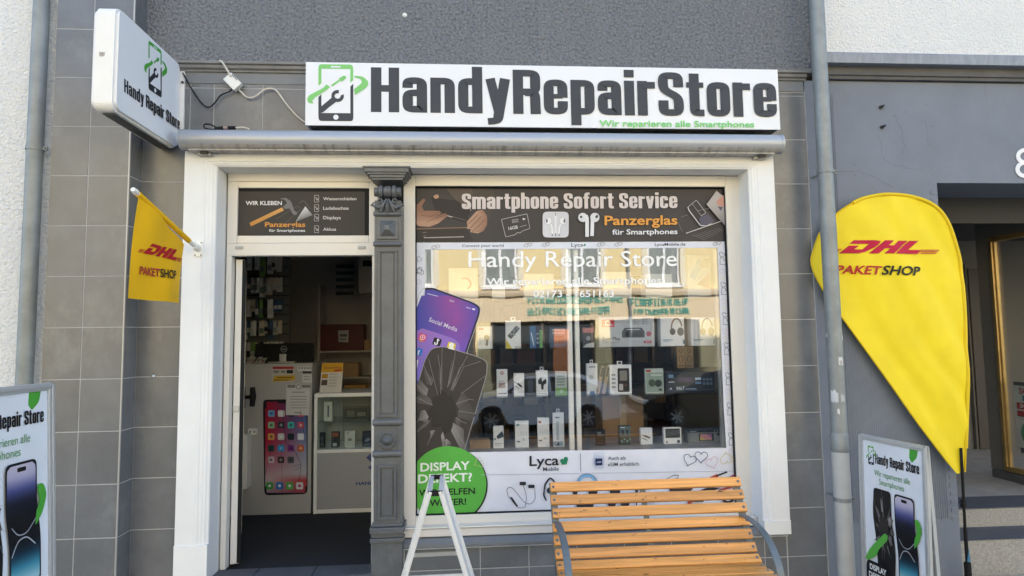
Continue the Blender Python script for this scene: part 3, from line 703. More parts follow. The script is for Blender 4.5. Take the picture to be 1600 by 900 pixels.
def lerp(a, b, t): 
    A = [int(a[i:i+2], 16) for i in (0, 2, 4)]; B = [int(b[i:i+2], 16) for i in (0, 2, 4)]
    return ''.join('%02x' % int(x + (y-x)*max(0, min(1, t))) for x, y in zip(A, B))
def social(s):
    out = rpath(zC([(38, 195), (70, 80, 20), (100, 42, 40), (165, 42, 30), (455, 148, 30), (500, 180, 40), (492, 235, 20), (300, 800), (38, 800)]), True)
    s.poly(out, '2a2838')
    inner = rpath(zC([(38, 215), (85, 95, 20), (112, 58, 30), (165, 56, 30), (445, 158, 30), (487, 190, 30), (478, 235, 20), (290, 780), (38, 780)]), True)
    # purple wallpaper cut into bands so that the colours blend
    def wall(p):
        u = (p[0]-648)/105; v = (p[1]-450)/120
        c = lerp('4a4fae', '9a4f9e', 1 - abs(u*.9 - .45 - v*.2)*2.2); return lerp(c, '5b5fd0', v*1.2 - .5)
    s.poly(inner, '5750ab')
    import bisect
    N = 16
    ys = [452 + 158*k/N for k in range(N+1)]
    def spanx(y):
        xs = []
        for (x0, y0), (x1, y1) in zip(inner, inner[1:] + inner[:1]):
            if (y0 - y)*(y1 - y) < 0: xs.append(x0 + (x1-x0)*(y-y0)/(y1-y0))
        return (min(xs), max(xs)) if len(xs) > 1 else None
    s.lay[0] += s.step
    for y0, y1 in zip(ys[:-1], ys[1:]):
        a, c = spanx(y0 + .01), spanx(y1 - .01)
        if not a or not c: continue
        for k in range(6):
            q = lambda sp, t: sp[0] + (sp[1]-sp[0])*t
            s.raw([(q(a, k/6), y0), (q(a, (k+1)/6), y0), (q(c, (k+1)/6), y1), (q(c, k/6), y1)], [(0, 1, 2, 3)], wall, False)
    s.stroke(zC([(38, 195), (70, 80, 20), (100, 42, 40), (165, 42, 30), (455, 148, 30), (500, 180, 40), (492, 235, 20), (300, 800)]), .8, 'b8b4c0')
    s.text('Social Media', *zC([(133, 278), (330, 352), (144, 250)]), 'e4e0f0', .002)
    s.stroke(zC([(125, 85), (200, 103)]), 1.0, 'd8d4ee'); s.text('10:37', *zC([(280, 137), (312, 148), (284, 126)]), 'e4e0f0', .01); s.stroke(zC([(398, 180), (430, 190)]), 1, 'd8d4ee'); s.stroke(zC([(440, 192), (460, 196)]), 2.2, 'e8e4f4')
    s.rpoly(zC([(40, 352), (90, 328, 10), (310, 400, 30), (356, 440, 30), (345, 520, 20), (180, 700), (40, 700)]), lambda p: lerp('a473c4', '7f74d4', (p[1]-510)/60))
    s.sub(*zC([(58, 408), (108, 425), (74, 358)])).rrect(0, 0, 1, 1, .25, 'd8447a'); s.ring(*zC([(92, 391)])[0], 3.6, 1.1, 'f4e6ee'); s.disc(*zC([(92, 391)])[0], 1.3, 'f4e6ee')
    s.rpoly(zC([(66, 395), (72, 420, 4), (100, 422, 4)]), 'e8963a')
    s.sub(*zC([(158, 440), (212, 457), (174, 390)])).rrect(0, 0, 1, 1, .25, '15141c'); s.stroke(zC([(198, 402), (194, 440, 6), (176, 440, 6), (178, 425)]), 1.8, 'f2f2f6'); s.stroke(zC([(198, 402), (208, 416)]), 1.6, 'f2f2f6')
    s.sub(*zC([(258, 470), (314, 489), (274, 420)])).rrect(0, 0, 1, 1, .25, 'e2c53c'); s.disc(*zC([(295, 447)])[0], 4, 'f4f2e6'); s.rpoly(zC([(270, 470, 4), (295, 445, 6), (318, 482, 4)]), 'f4f2e6')
    s.sub(*zC([(30, 510), (80, 526), (46, 460)])).rrect(.25, 0, 1, 1, .2, '2f78d4'); s.text('f', *zC([(54, 512), (68, 516), (60, 480)]), 'f4f6fa', .03)
    s.stroke(zC([(40, 560), (56, 555, 6), (46, 610), (38, 612)]), 2.4, 'f2f0f8')
sticker('phone_decal', social)

def cracks(s, cx, cy, rx, ry, seed, n=15, bg='343130'):
    rnd = random.Random(seed)
    for k in range(n):
        a = 2*math.pi*(k + rnd.uniform(-.45, .45))/n; da = math.pi/n*rnd.uniform(.3, 1.25)
        r0 = rnd.uniform(.36, .66); r1 = rnd.uniform(.75, 1.3); r2 = rnd.uniform(.6, 1.2)
        P_ = lambda r, t: (cx + rx*r*math.cos(t), cy + ry*r*math.sin(t))
        g = rnd.choice(['7f7b79', '96928f', '656160', 'aaa6a4', '5a5655']); g2 = lerp(g, '3f3b3a', .6)
        pts = [P_(r0, a), P_(r0 + rnd.uniform(.0, .15), a + da), P_(r2, a + da*rnd.uniform(.5, 1.3)), P_(r1, a + da*rnd.uniform(-.3, .3)), P_(r1*rnd.uniform(.6, .9), a - da*rnd.uniform(.4, 1.1))]
        cols = {p: (g if i < 2 else g2) for i, p in enumerate(pts)}
        s.poly(pts, lambda p, cols=cols: cols[p])
        s.stroke([P_(r0, a), P_(r1, a + da*.1), P_(r1*rnd.uniform(1.1, 1.35), a + rnd.uniform(-.12, .12))], .45*rx/40, '9a9694')
    jag = [rnd.uniform(.34, .62) for k in range(26)]
    P0 = [(cx + rx*jag[k]*math.cos(2*math.pi*k/26), cy + ry*jag[k]*math.sin(2*math.pi*k/26)) for k in range(26)]
    s.poly(P0, '332f2e')
def broken(s):
    out = zC([(36, 790), (105, 560, 20), (150, 470, 50), (235, 455, 40), (470, 525, 40), (548, 560, 60), (540, 660, 30)]) + zE([(495, 0), (380, 392), (36, 480)])
    s.poly(rpath(out, True), '3c3836'); s.stroke(out[:-1], .9, 'a7a3a3')
    s.poly(rpath([((p[0]-693)*.965 + 693, (p[1]-632)*.965 + 632) + p[2:] for p in out], True), '403b39')
    cracks(s, 691, 640, 42, 74, 5)
    for P_ in (((230, 465), (218, 790)), ((135, 545), (200, 800)), ((500, 560), (380, 600), (300, 770)), ((535, 660), (360, 790)), ((380, 580), (350, 610), (310, 740))): s.stroke(zC(P_), .6, '8d8987')
sticker('broken_phone_decal', broken, SY - .0035)
def badge(s):
    cx, cy, r = 700, 757, 59.8
    s.poly([(cx + 2.2 + r*math.cos(R(a)), min(804.6, cy + 1 + r*math.sin(R(a)))) for a in range(-90, 140, 4)], '1c2420')
    P_ = [(max(648.6, cx + r*math.cos(R(a))), min(803, cy + r*math.sin(R(a)))) for a in range(0, 360, 4)]
    s.poly(P_, '5db44a')
    s.text('DISPLAY', *zE([(76, 524), (424, 510), (76, 466)]), 'eef4ec', .024); s.text('DEFEKT?', *zE([(60, 606), (440, 592), (60, 547)]), 'eef4ec', .024)
    s.text('WIR HELFEN', *zE([(65, 697), (460, 682), (65, 653)]), '1c2420', .022); s.text('WEITER!', *zE([(140, 769), (398, 757), (140, 724)]), '1c2420', .022)
sticker('round_badge_decal', badge, SY - .007)

# entrance: fixed frame, transom light and door leaf opened inwards
DL, DR = -1.71, -.652
fr = MB()
fr.box(DL, -1.672, FY, .2, .1, 2.255, M_FRAME); fr.box(-.692, DR + .002, FY, .2, .1, 2.255, M_FRAME)
fr.box(DL, DR, FY, .2, 2.255, 2.345, M_FRAME); fr.box(DL, DR, FY-.004, .2, 2.79, 2.855, M_FRAME)
fr.box(DL, -1.64, FY, .2, 2.345, 2.79, M_FRAME); fr.box(-.715, DR, FY, .2, 2.345, 2.79, M_FRAME)
fr.box(-1.64, -.715, FY + .002, .2, 2.345, 2.40, M_FRAME); fr.box(-1.64, -.715, FY + .002, .2, 2.745, 2.79, M_FRAME)
for x in (374, 565):
    X, Z = at(x, 387, FY); fr.box(X - .028, X + .028, FY - .006, FY + .01, Z - .012, Z + .012, M_STAND)
F = fr.build('door_frame', bld, bevel=.005)
def z4(p): return [(340 + q[0]/3.75, 260 + q[1]/3.75) + tuple(x/3.75 for x in q[2:]) for q in p]
def transom(s):
    s.poly([(369, 299), (570, 299.4), (570, 367.4), (369, 367.4)], '3a3736')
    s.text('WIR KLEBEN', *z4([(165, 226), (377, 226), (165, 203)]), WHT, .02)
    s.stroke(z4([(340, 310, 8), (470, 230, 10), (490, 250, 10), (400, 330)]), .5, '6c6866'); s.stroke(z4([(480, 215, 6), (505, 200, 6), (545, 250)]), .5, '7a7674')
    s.poly(z4([(188, 330), (378, 240), (389, 258), (195, 352)]), lambda p: 'd9a55e' if p[1] < 338 else 'c38a42')
    s.rpoly(z4([(362, 190), (400, 184, 8), (430, 205, 8), (450, 260, 6), (468, 270, 4), (460, 286, 4), (440, 280, 4), (425, 246, 10), (390, 250, 8), (384, 236, 5), (408, 215, 8), (395, 196, 6)]), '77767a')
    s.poly(z4([(515, 235), (557, 286), (462, 322)]), lambda p: 'd9d9dc' if p[1] < 330 else '7d7b7c'); s.stroke(z4([(515, 235), (480, 290), (462, 322)]), .5, 'e6e6ea')
    s.text('Panzerglas', *z4([(278, 354), (514, 354), (278, 326)]), 'dc9a46', .02); s.text('für Smartphones', *z4([(302, 383), (513, 383), (302, 368)]), WHT, .014)
    for t, x1, yb, yt in (('Wasserschäden', 814, 198, 181), ('Ladebuchse', 768, 254, 236), ('Displays', 722, 310, 291), ('Akkus', 695, 377, 360)):
        s.text(t, *z4([(619, yb), (x1, yb), (619, yt)]), 'd6d3d2', .014)
        x0, ym = 568, (yb+yt)/2
        s.stroke(z4([(x0, ym-20, 3), (x0+25, ym-20, 3), (x0+25, ym+20, 3), (x0, ym+20, 3)]), .7, 'b8b5b4', True); s.disc(*z4([(x0+16, ym+4)])[0], 1.8, 'a5a2a1'); s.disc(*z4([(x0+8, ym-6)])[0], 1.1, 'a5a2a1')
b = MB(); b.box(-1.65, -.705, .150, .16, 2.39, 2.75, M_BLACK); b.build('transom_panel', F)
sticker('transom_sign', transom, .148, parent=F)
b = MB()
hx, hy = -1.668, .205; ang = R(108); dv = Vector((math.cos(ang), math.sin(ang), 0)); nv = Vector((math.sin(ang), -math.cos(ang), 0))
def leafbar(a, b_, z0, z1, M, t=.055):
    A = Vector((hx, hy, 0)) + dv*a; B = Vector((hx, hy, 0)) + dv*b_
    p = []
    for q_ in (A, B):
        for k in (0, 1):
            for z in (z0, z1): p.append(q_ + nv*(t*k) + Vector((0, 0, z)))
    b.hexa(p, M)
leafbar(0, .09, .11, 2.24, M_FRAME); leafbar(.86, .95, .11, 2.24, M_FRAME); leafbar(.09, .86, .11, .22, M_FRAME); leafbar(.09, .86, 2.13, 2.24, M_FRAME)
leafbar(-.004, .0, .115, 2.235, M_BLACK, .068); leafbar(-.012, -.005, .115, 2.235, M_FRAME, .042)
dl = b.build('door_leaf', bld, bevel=.003)
b = MB(); A = Vector((hx, hy, 0)) + dv*.09 + nv*.024; B = Vector((hx, hy, 0)) + dv*.86 + nv*.024
b.hexa([A + Vector((0, 0, .22)), A + Vector((0, 0, 2.13)), A + nv*.008 + Vector((0, 0, .22)), A + nv*.008 + Vector((0, 0, 2.13)), B + Vector((0, 0, .22)), B + Vector((0, 0, 2.13)), B + nv*.008 + Vector((0, 0, .22)), B + nv*.008 + Vector((0, 0, 2.13))], M_CLEAR)
b.build('door_glass', dl)
b = MB(); hp = Vector((hx, hy, on_y(386, 621, hy + .85).z)) + dv*.9 + nv*.056
b.bar(hp - Vector((0, 0, .085)), hp + Vector((0, 0, .085)), .055, .014, M_BLACK, up=nv); b.tube([hp, hp + nv*.055, hp + nv*.062 - dv*.02], .016, M_BLACK, 10); b.tube([hp + nv*.06 - Vector((0, 0, .08)), hp + nv*.066, hp + nv*.06 + Vector((0, 0, .08))], [.02, .026, .02], M_BLACK, 12)
b.build('handle', dl)
for z in (.4, 1.95):
    b = MB(); b.tube([(-1.69, .16, z-.06), (-1.69, .16, z+.06)], .014, M_ALU); b.build('hinge', F)
b = MB(); X, Z = at(371, 637, .2); b.box(hx + .004, hx + .044, hy - .019, hy - .0125, 1.16, 1.2, M_ALU); b.build('lock_plate', dl)
# threshold step in front of the door
b = MB()
for i, (x0, x1) in enumerate(((-1.72, -1.45), (-1.445, -1.06), (-1.055, -.655))): b.box(x0, x1, -.05, .15, -.11, .098, M_SLATE)
b.build('door_step', bld, bevel=.003)

# room behind the shopfront
b = MB(); b.box(-2.7, 2.5, .14, 3.4, -.02, .082, M_CARPET); b.build('shop_floor', bld)
b = MB()
b.box(-2.9, -2.7, .3, 3.6, 0, 3.0, M_INWALL); b.box(2.5, 2.7, .3, 3.6, 0, 3.0, M_INWALL); b.box(-2.7, 2.5, 3.4, 3.6, 0, 3.0, M_INWALL)
b.box(-2.7, -1.712, .22, .3, 0, 3.0, M_INWALL); b.box(2.042, 2.5, .22, .3, 0, 3.0, M_INWALL)
b.build('room_walls', bld)
b = MB(); b.box(-2.9, 2.7, .3, 3.6, 2.95, 3.1, M_INCEIL); b.box(-1.2, .1, 2.55, 3.4, 2.16, 2.95, M_INWALL); b.build('room_ceiling', bld)

# ------------------------------------------------------------------ neighbours
nl = thing('neighbour_building', 'white rough rendered house beside the projecting sign, behind a drainpipe', 'building', (-5, 0, 0))
b = MB(); b.box(-9, -2.745, -.10, 8.9, -.2, H + .6, M_WSTUC); b.build('wall', nl)
b = MB(); b.box(-9.1, -2.75, -.3, 9, H + .6, H + .75, M_SOFF); b.build('roof', nl)

nr = thing('neighbour_building', 'white house beside the shop with blue grey ground floor and stepped entrance', 'building', (5, 0, 0))
RXL, RCX = 2.605, 3.505
b = MB(); b.box(2.602, 12, -.05, 8.9, 3.735, H + .5, M_WSTUC); b.build('upper_wall', nr)
b = MB(); b.box(2.5, 12.1, -.3, 9, H + .5, H + .65, M_SOFF); b.build('roof', nr)
b = MB()
b.box(2.515, RCX, .0, .5, -.2, 3.54, M_BLUEW); b.box(RCX, 12, .0, .5, 2.765, 3.54, M_BLUEW); b.box(8.2, 12, 0, .5, -.1, 2.765, M_BLUEW)
# comb-scratched strips where the old facing was removed
rnd = random.Random(3)
def comb(x0, x1, z0, z1, pit=.0125):
    for k in range(int((z1-z0)/pit)):
        pass
    n_ = int((x1-x0)/pit)
    for k in range(n_):
        x = x0 + k*pit; b.box(x, x + pit*.5, -.0035, .0005, z0 + rnd.uniform(0, .03), z1 - rnd.uniform(0, .03), M_BLUEW)
comb(2.60, 2.74, 2.2, 3.45); comb(2.62, 3.44, .3, 1.75, .016); comb(2.62, 2.9, 1.75, 2.2)
for k in range(42):
    z = .3 + k*.058; b.box(RCX - .055, RCX - .002, -.0035, .0005, z, z + .03, M_BLUEW)
gw = b.build('ground_floor_wall', nr)
b = MB()
b.prism([(-.05, 3.632), (-.115, 3.632), (-.12, 3.70), (-.112, 3.712), (-.05, 3.73)], 'x', 2.625, 12, mat('blue_grey_flashing', (.22, .24, .28), .5, .2, var=.2, vscale=8, stretch=(4, 1, 1))); b.build('metal_flashing', nr)
b = MB(); b.prism([(.0, 3.545), (-.03, 3.545), (-.035, 3.565), (-.05, 3.57), (-.05, 3.64), (.0, 3.64)], 'x', 2.62, 12, M_DMOULD); b.box(2.605, 12, -.03, .3, 3.64, 3.733, M_DMOULD); b.build('cornice', nr)
b = MB(); s = Sheet(b, lambda p: on_y(p[0], p[1], -.008), (0, -1, 0), M_PRINT)
s.ring(1601.5, 244, 10.5, 6.2, 'f2f2f4', ry=9.5); s.ring(1602, 264.5, 12, 6.2, 'f2f2f4', ry=10.5)
h8 = b.build('house_number', nr); so_ = h8.modifiers.new('thickness', 'SOLIDIFY'); so_.thickness = .006
# crack lines and two old screws
b = MB(); s = Sheet(b, lambda p: on_y(p[0], p[1], -.0008), (0, -1, 0), M_PRINT)
def zR(p): return [(1200 + q[0]/3, q[1]/3) for q in p]
for P_ in (((520, 640), (540, 740), (570, 765), (640, 785), (760, 806)), ((320, 808), (420, 800), (500, 830), (560, 862), (590, 880)), ((590, 540), (625, 600), (640, 690), (630, 740)), ((1012, 362), (1020, 420), (1022, 490)), ((735, 560), (750, 640), (752, 700)), ((480, 872), (520, 900))):
    q = []
    for a, c in zip(P_[:-1], P_[1:]):
        for k in range(4): q.append((a[0] + (c[0]-a[0])*k/4 + rnd.uniform(-6, 6), a[1] + (c[1]-a[1])*k/4 + rnd.uniform(-3, 3)))
    s.stroke(zR(q), .35, '5c626c')
for x, y in ((405, 772), (410, 822), (590, 542), (640, 526), (745, 490), (768, 592), (1115, 660), (770, 820)): s.disc(*zR([(x, y)])[0], rnd.uniform(.8, 1.8), '6a7078', 1.0, 9)
b.build('wall_crack', gw)
for px, py in ((1376, 168), (1378, 199)):
    X, Z = at(px, py, 0); b = MB(); b.tube([(X, .0, Z), (X + .004, -.035, Z + .004)], .008, M_DARKM, 8); b.tube([(X, -.001, Z), (X, -.006, Z)], .017, M_DARKM, 8); tag(b.build('wall_screw', nr))
# stepped entrance recess
b = MB()
b.box(RCX - .001, 8.2, .02, 3.0, -.2, .145, M_GRAN); b.box(RCX - .001, 8.2, .30, 3.0, .145, .285, M_GRAN)
b.box(RCX, 8.2, .015, .2999, .146, .152, M_SLATE); b.box(RCX, 8.2, .294, .62, .286, .294, M_SLATE); b.box(RCX, 8.2, .62, 3.0, .286, .293, mat('worn_landing', (.34, .31, .27), .8, var=.15, vscale=9))
b.build('entrance_steps', nr, bevel=.006)
b = MB()
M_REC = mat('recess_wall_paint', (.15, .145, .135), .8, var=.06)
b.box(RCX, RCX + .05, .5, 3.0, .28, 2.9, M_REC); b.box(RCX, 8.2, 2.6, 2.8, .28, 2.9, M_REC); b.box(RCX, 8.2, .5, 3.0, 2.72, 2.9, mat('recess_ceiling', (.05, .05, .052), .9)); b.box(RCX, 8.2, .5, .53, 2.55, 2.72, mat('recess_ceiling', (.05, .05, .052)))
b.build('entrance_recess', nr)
b = MB(); X0, Z0 = at(1511, 420, 2.58); X1, Z1 = at(1542, 420, 2.58)
b.box(X0 - .05, X1 + .02, 2.55, 2.6, .293, Z1 + .06, M_REC); b.box(X0 - .03, X1, 2.53, 2.55, .30, Z1, mat('dark_brown_door', (.06, .05, .042), .6)); b.build('inner_door', nr, bevel=.004)
# splayed shop window with a brass frame
A0 = Vector((*[on_y(1549, 400, 1.15).x], 1.15, 0)); A1 = Vector((on_y(1660, 400, .45).x, .45, 0)); dd = (A1 - A0).normalized(); nn_ = Vector((dd.y, -dd.x, 0))
zt_, zb_ = on_y(1549, 372, 1.15).z, on_y(1577, 735, 1.15).z
b = MB()
def fbar(t0, t1, z0, z1, dep, M):
    p = []
    for t in (t0, t1):
        for k in (0, 1):
            for z in (z0, z1): p.append(A0 + dd*t + nn_*(dep*k - .02) + Vector((0, 0, z)))
    b.hexa(p, M)
Ln = (A1 - A0).length
fbar(0, .035, zb_, zt_, .05, M_BRASS); fbar(.035, .05, zb_ + .04, zt_ - .04, .03, M_BRASS); fbar(Ln - .05, Ln, zb_, zt_, .05, M_BRASS); fbar(.035, Ln - .05, zb_, zb_ + .045, .05, M_BRASS); fbar(.035, Ln - .05, zt_ - .045, zt_, .05, M_BRASS)
bw = b.build('splayed_window_frame', nr, bevel=.004)
b = MB(); fbar(.04, Ln - .04, zb_ + .04, zt_ - .04, .012, M_GLASS); b.build('pane', bw)
b = MB(); fbar(-.12, Ln, .29, zb_ - .005, .06, M_SLATE); fbar(-.16, -.003, zb_ - .005, 2.72, .03, M_REC); fbar(-.003, Ln, zt_ + .003, 2.72, .03, M_REC); b.build('window_base', nr)
b = MB(); q0 = A0 - nn_*.5; 
b.hexa([A0 - nn_*.6 + dd*t + Vector((0, k, z)) for t in (0.1, Ln) for k in (0, .02) for z in (.3, 2.7)], mat('display_backdrop', (.11, .115, .105), .8)); b.build('display_backdrop', nr)
# posters hanging in that window
def wall_sheet(mb, t, z, w_, h_):
    o_ = A0 + dd*t - nn_*.035 + Vector((0, 0, z)); return Sheet(mb, lambda p: o_ + dd*(p[0]*w_) + Vector((0, 0, p[1]*h_)), nn_, M_PAPER, .0006, asp=h_/w_)
def back_board(mb, t, z, w_, h_):
    o_ = A0 + dd*t - nn_*.036 + Vector((0, 0, z)); mb.hexa([o_ + dd*(a*w_) - nn_*(.003*k) + Vector((0, 0, c*h_)) for a in (0, 1) for k in (0, 1) for c in (0, 1)], M_PAPER, (.6, .6, .58))
zq = on_y(1580, 690, 1.0).z
b = MB(); back_board(b, .10, zq + .20, .42, .33); s = wall_sheet(b, .10, zq + .20, .42, .33)
s.rect(0, 0, 1, 1, 'c9d6d2'); s.rect(0, .9, 1, 1, '4c4f55'); s.text('SOMMER', (.12, .68), (.95, .68), (.12, .84), 'b8323c', .03); s.text('FEST', (.2, .5), (.8, .5), (.2, .64), '2f6f96', .03)
s.rect(.05, .26, .98, .44, 'b0242c'); s.text('30. AUG', (.12, .31), (.85, .31), (.12, .41), 'f0f0f0', .03); s.rect(.05, .06, .98, .22, 'b0242c')
tag(b.build('poster'), 'colourful event poster with red bands in the brass framed window', 'poster')
b = MB(); back_board(b, .10, zq - .12, .42, .31); s = wall_sheet(b, .10, zq - .12, .42, .31)
s.rect(0, 0, 1, 1, 'd6d6d0'); s.disc(.4, .62, .3, '4a9a68'); s.rect(.06, .05, .5, .2, '3a3c44')
tag(b.build('poster'), 'pale poster with a round green emblem below the red banded poster', 'poster')

# ------------------------------------------------------------------ drainpipes
def drainpipe(name, label, x, y, r, z0, z1, bands, stand=None):
    t = thing(name, label, 'drainpipe', (x, y, z0))
    b = MB(); b.tube([(x, y, z0 if not stand else stand), (x, y, z1)], r, M_ZINC, 24); b.build('pipe', t)
    if stand:
        b = MB(); b.tube([(x, y, z0), (x, y, stand)], r*1.08, M_STAND, 24); b.build('standpipe', t)
        b = MB(); b.tube([(x, y, stand - .02), (x, y, stand), (x, y, stand + .02), (x, y, stand + .10), (x, y, stand + .11)], [r*1.1, r*1.2, r*1.16, r*1.13, r*1.02], M_ZINC, 24); b.build('pipe_socket', t)
    for z in bands:
        b = MB(); b.tube([(x, y, z - .014), (x, y, z + .014)], r*1.1, M_ZINC, 24); b.box(x + r*1.05, x + r*1.05 + .028, y - .006, y + .006, z - .012, z + .012, M_ZINC)
        b.tube([(x + r*1.05 + .018, y - .012, z), (x + r*1.05 + .018, y + .012, z)], .006, M_DARKM, 6); b.tube([(x, y, z), (x, 0.02, z)], .008, M_ZINC, 6); b.build('pipe_clamp', t)
    return t
drainpipe('drainpipe', 'dark zinc drainpipe running down the rough white rendered wall', -2.83, -.17, .048, GZ, H + .4, (2.93, 6.0))
pr_ = drainpipe('drainpipe', 'light grey drainpipe with torn stickers between the tiles and the blue grey wall', 2.54, -.17, .052, GZ, H + .3, (2.80, 6.2, .52), stand=.86)
b = MB(); z_ = at(1290, 370, -.17)[1]; b.tube([(2.54, -.17, z_), (2.54, -.17, z_ + .09)], .0535, M_ZINC, 24); b.build('pipe_joint', pr_)
b = MB()
def pipe_patch(px, py, w_, h_, c, seed):
    x, z = at(px, py, -.222); rr = random.Random(seed); a0 = math.asin(max(-1, min(1, (x - 2.54)/.0533)))
    n_ = 6; V = []; Fc = []
    for i in range(n_ + 1):
        a = a0 + (i/n_ - .5)*w_/.0533
        zt2 = z + h_/2 - rr.uniform(0, h_*.25); zb2 = z - h_/2 + rr.uniform(0, h_*.25)
        V += [(2.54 + .0533*math.sin(a), -.17 - .0533*math.cos(a), zb2), (2.54 + .0533*math.sin(a), -.17 - .0533*math.cos(a), zt2)]
    b = MB(); b.add(V, [(2*i, 2*i+2, 2*i+3, 2*i+1) for i in range(n_)], M_PAPER, lin(c)); b.build('torn_sticker', pr_)
pipe_patch(1314, 564, .035, .07, 'd8d8d8', 1); pipe_patch(1314, 566, .02, .035, 'b2a6a8', 2); pipe_patch(1306, 620, .05, .10, 'd2d4d6', 3); pipe_patch(1317, 622, .03, .06, 'b8bcc0', 4); pipe_patch(1311, 643, .016, .05, 'dcdcdc', 5); pipe_patch(1296, 524, .02, .04, 'c4c6c8', 6); pipe_patch(1318, 528, .014, .04, 'dcdcdc', 7)

# ------------------------------------------------------------------ shop sign over the window
sg = thing('shop_sign', 'long white fascia sign with dark letters and phone emblem above the awning', 'sign', (.565, -.15, 3.11))
SX0, SX1, SZ0, SZ1 = -1.10, 2.232, 3.112, 3.552
b = MB(); b.box(SX0, SX1, -.145, -.002, SZ0, SZ1, M_BOXSIDE); b.box(SX0 + .02, SX1 - .02, -.14, -.01, SZ0 - .006, SZ0 + .002, M_DARKM); b.build('sign_box', sg, bevel=.004)
b = MB(); b.box(SX0 - .002, SX1 + .002, -.152, -.146, SZ0 - .002, SZ1 + .002, M_ACR); b.build('face_panel', sg, bevel=.002)
def front(name, draw, y, parent, material=M_PRINT, step=.0002):
    mb = MB(); s = Sheet(mb, lambda p: on_y(p[0], p[1], y), (0, -1, 0), material, step); draw(s); return mb.build(name, parent)
def sign_text(s):
    s.ctext('HandyRepairStore', (579.5, 175), (1214, 183.3), (579.5, 105), '40434a')
    s.text('Wir reparieren alle Smartphones', (936.2, 197.6), (1178, 199.2), (936.2, 188), '86d97a', .018)
front('lettering', sign_text, -.1528, sg)
front('emblem', lambda s: emblem(s.sub((497.5, 189), (552.2, 189.4), (497.5, 100.2)), '40434a', '86cf78', 'e9edf4'), -.1528, sg)

# ------------------------------------------------------------------ awning cassette
aw = thing('awning', 'closed silver awning cassette with dirty underside below the long sign', 'awning', (.16, -.13, 2.94))
ya, za_ = -.135, 3.008; ra = .067
b = MB(); n_ = 30; X0, X1 = -1.915, 2.235
for k0, k1, M in ((-4, 13, M_AWN), (13, 18, M_AWND), (18, 26, M_AWN)):
    V = []; Fc = []
    for k in range(k0, k1 + 1):
        a = 2*math.pi*k/n_ ; r_ = ra
        V += [(X0 + .012, ya - r_*math.sin(a - .5), za_ + r_*math.cos(a - .5)), (X1 - .012, ya - r_*math.sin(a - .5), za_ + r_*math.cos(a - .5))]
    b.add(V, [(2*i, 2*i+1, 2*i+3, 2*i+2) for i in range(k1 - k0)], M, None, True)
b.build('cassette', aw)
for x0, x1 in ((X0 - .004, X0 + .014), (X1 - .014, X1 + .004)):
    b = MB(); b.tube([(x0, ya, za_), (x1, ya, za_)], ra + .003, M_AWN, 30); b.build('end_cap', aw, bevel=.003)
b = MB(); b.box(X0 + .05, X1 - .05, -.15, -.06, za_ - ra - .006, za_ - ra + .01, M_AWND); b.build('front_rail', aw)
for x in (X0 + .13, X1 - .13):
    b = MB(); b.box(x - .045, x + .045, -.10, .0, za_ - ra - .028, za_ - ra - .008, M_AWND); b.box(x - .02, x + .03, -.12, -.06, za_ - ra - .022, za_ - ra - .002, M_DARKM); b.box(x - .07, x + .07, -.013, .004, za_ - .1, za_ + .03, M_AWN); b.build('bracket', aw, bevel=.003)

# ------------------------------------------------------------------ projecting light box
PX_ = -1.995
pj = thing('projecting_sign', 'white light box sign with phone emblem standing out from the tiled pier', 'sign', (PX_, -.5, 3.2))
yN, yF = -.012, on_x(184, 100, PX_).y
zB_ = on_x(281, 231, PX_).z; zT_ = on_x(281, 102, PX_).z
zB_ = (zB_ + on_x(182, 172, PX_).z)/2; zT_ = (zT_ + on_x(188, 14, PX_).z)/2
def rr_prof(y0, y1, z0, z1, r_, n_=6):
    P_ = []
    for cy_, cz_, a0 in ((y1 - r_, z1 - r_, 0), (y0 + r_, z1 - r_, 90), (y0 + r_, z0 + r_, 180), (y1 - r_, z0 + r_, 270)):
        for k in range(n_ + 1): a = R(a0 + 90*k/n_); P_.append((cy_ + r_*math.cos(a), cz_ + r_*math.sin(a)))
    return P_
b = MB(); b.prism(rr_prof(yF - .012, yN, zB_ - .012, zT_ + .012, .05), 'x', PX_ - .118, PX_ - .018, M_BOXSIDE)
hs_ = b.build('housing', pj, bevel=.004)
for x0, x1, nm in ((PX_ - .0185, PX_, 'face_panel'), (PX_ - .137, PX_ - .118, 'face_panel')):
    b = MB(); b.prism(rr_prof(yF, yN - .006, zB_, zT_, .045), 'x', x0, x1, M_ACR); b.build(nm, pj, bevel=.007, segs=3)
b = MB(); b.box(PX_ - .10, PX_ - .04, yF + .05, yN - .05, zB_ - .02, zB_ - .011, M_DARKM); b.build('drip_rail', pj)
b = MB(); s = Sheet(b, lambda p: on_x(p[0], p[1], PX_ + .0006), (1, 0, 0), M_PRINT, .0002)
s.ctext('Handy Repair Store', (194, 143.6), (280, 203.6), (194, 122.5), '20242b'); b.build('lettering', pj)
b = MB(); s = Sheet(b, lambda p: on_x(p[0], p[1], PX_ + .0006), (1, 0, 0), M_PRINT, .0002)
emblem(s.sub((232, 139.3), (252.5, 153.3), (232, 62.3)), '20242b', '4aa83c', 'e9edf4'); b.build('emblem', pj)
b = MB(); b.box(PX_ - .10, PX_ + .03, -.011, .004, zB_ + .03, zT_ - .03, M_BOXSIDE); b.box(PX_ - .09, PX_ - .05, -.06, -.011, zB_ + .06, zB_ + .12, M_BOXSIDE); b.box(PX_ - .09, PX_ - .05, -.06, -.011, zT_ - .14, zT_ - .08, M_BOXSIDE)
for z in (zB_ + .1, zT_ - .12): b.tube([(PX_ + .018, -.009, z), (PX_ + .018, -.02, z)], .009, M_DARKM, 8)
b.build('wall_bracket', pj)
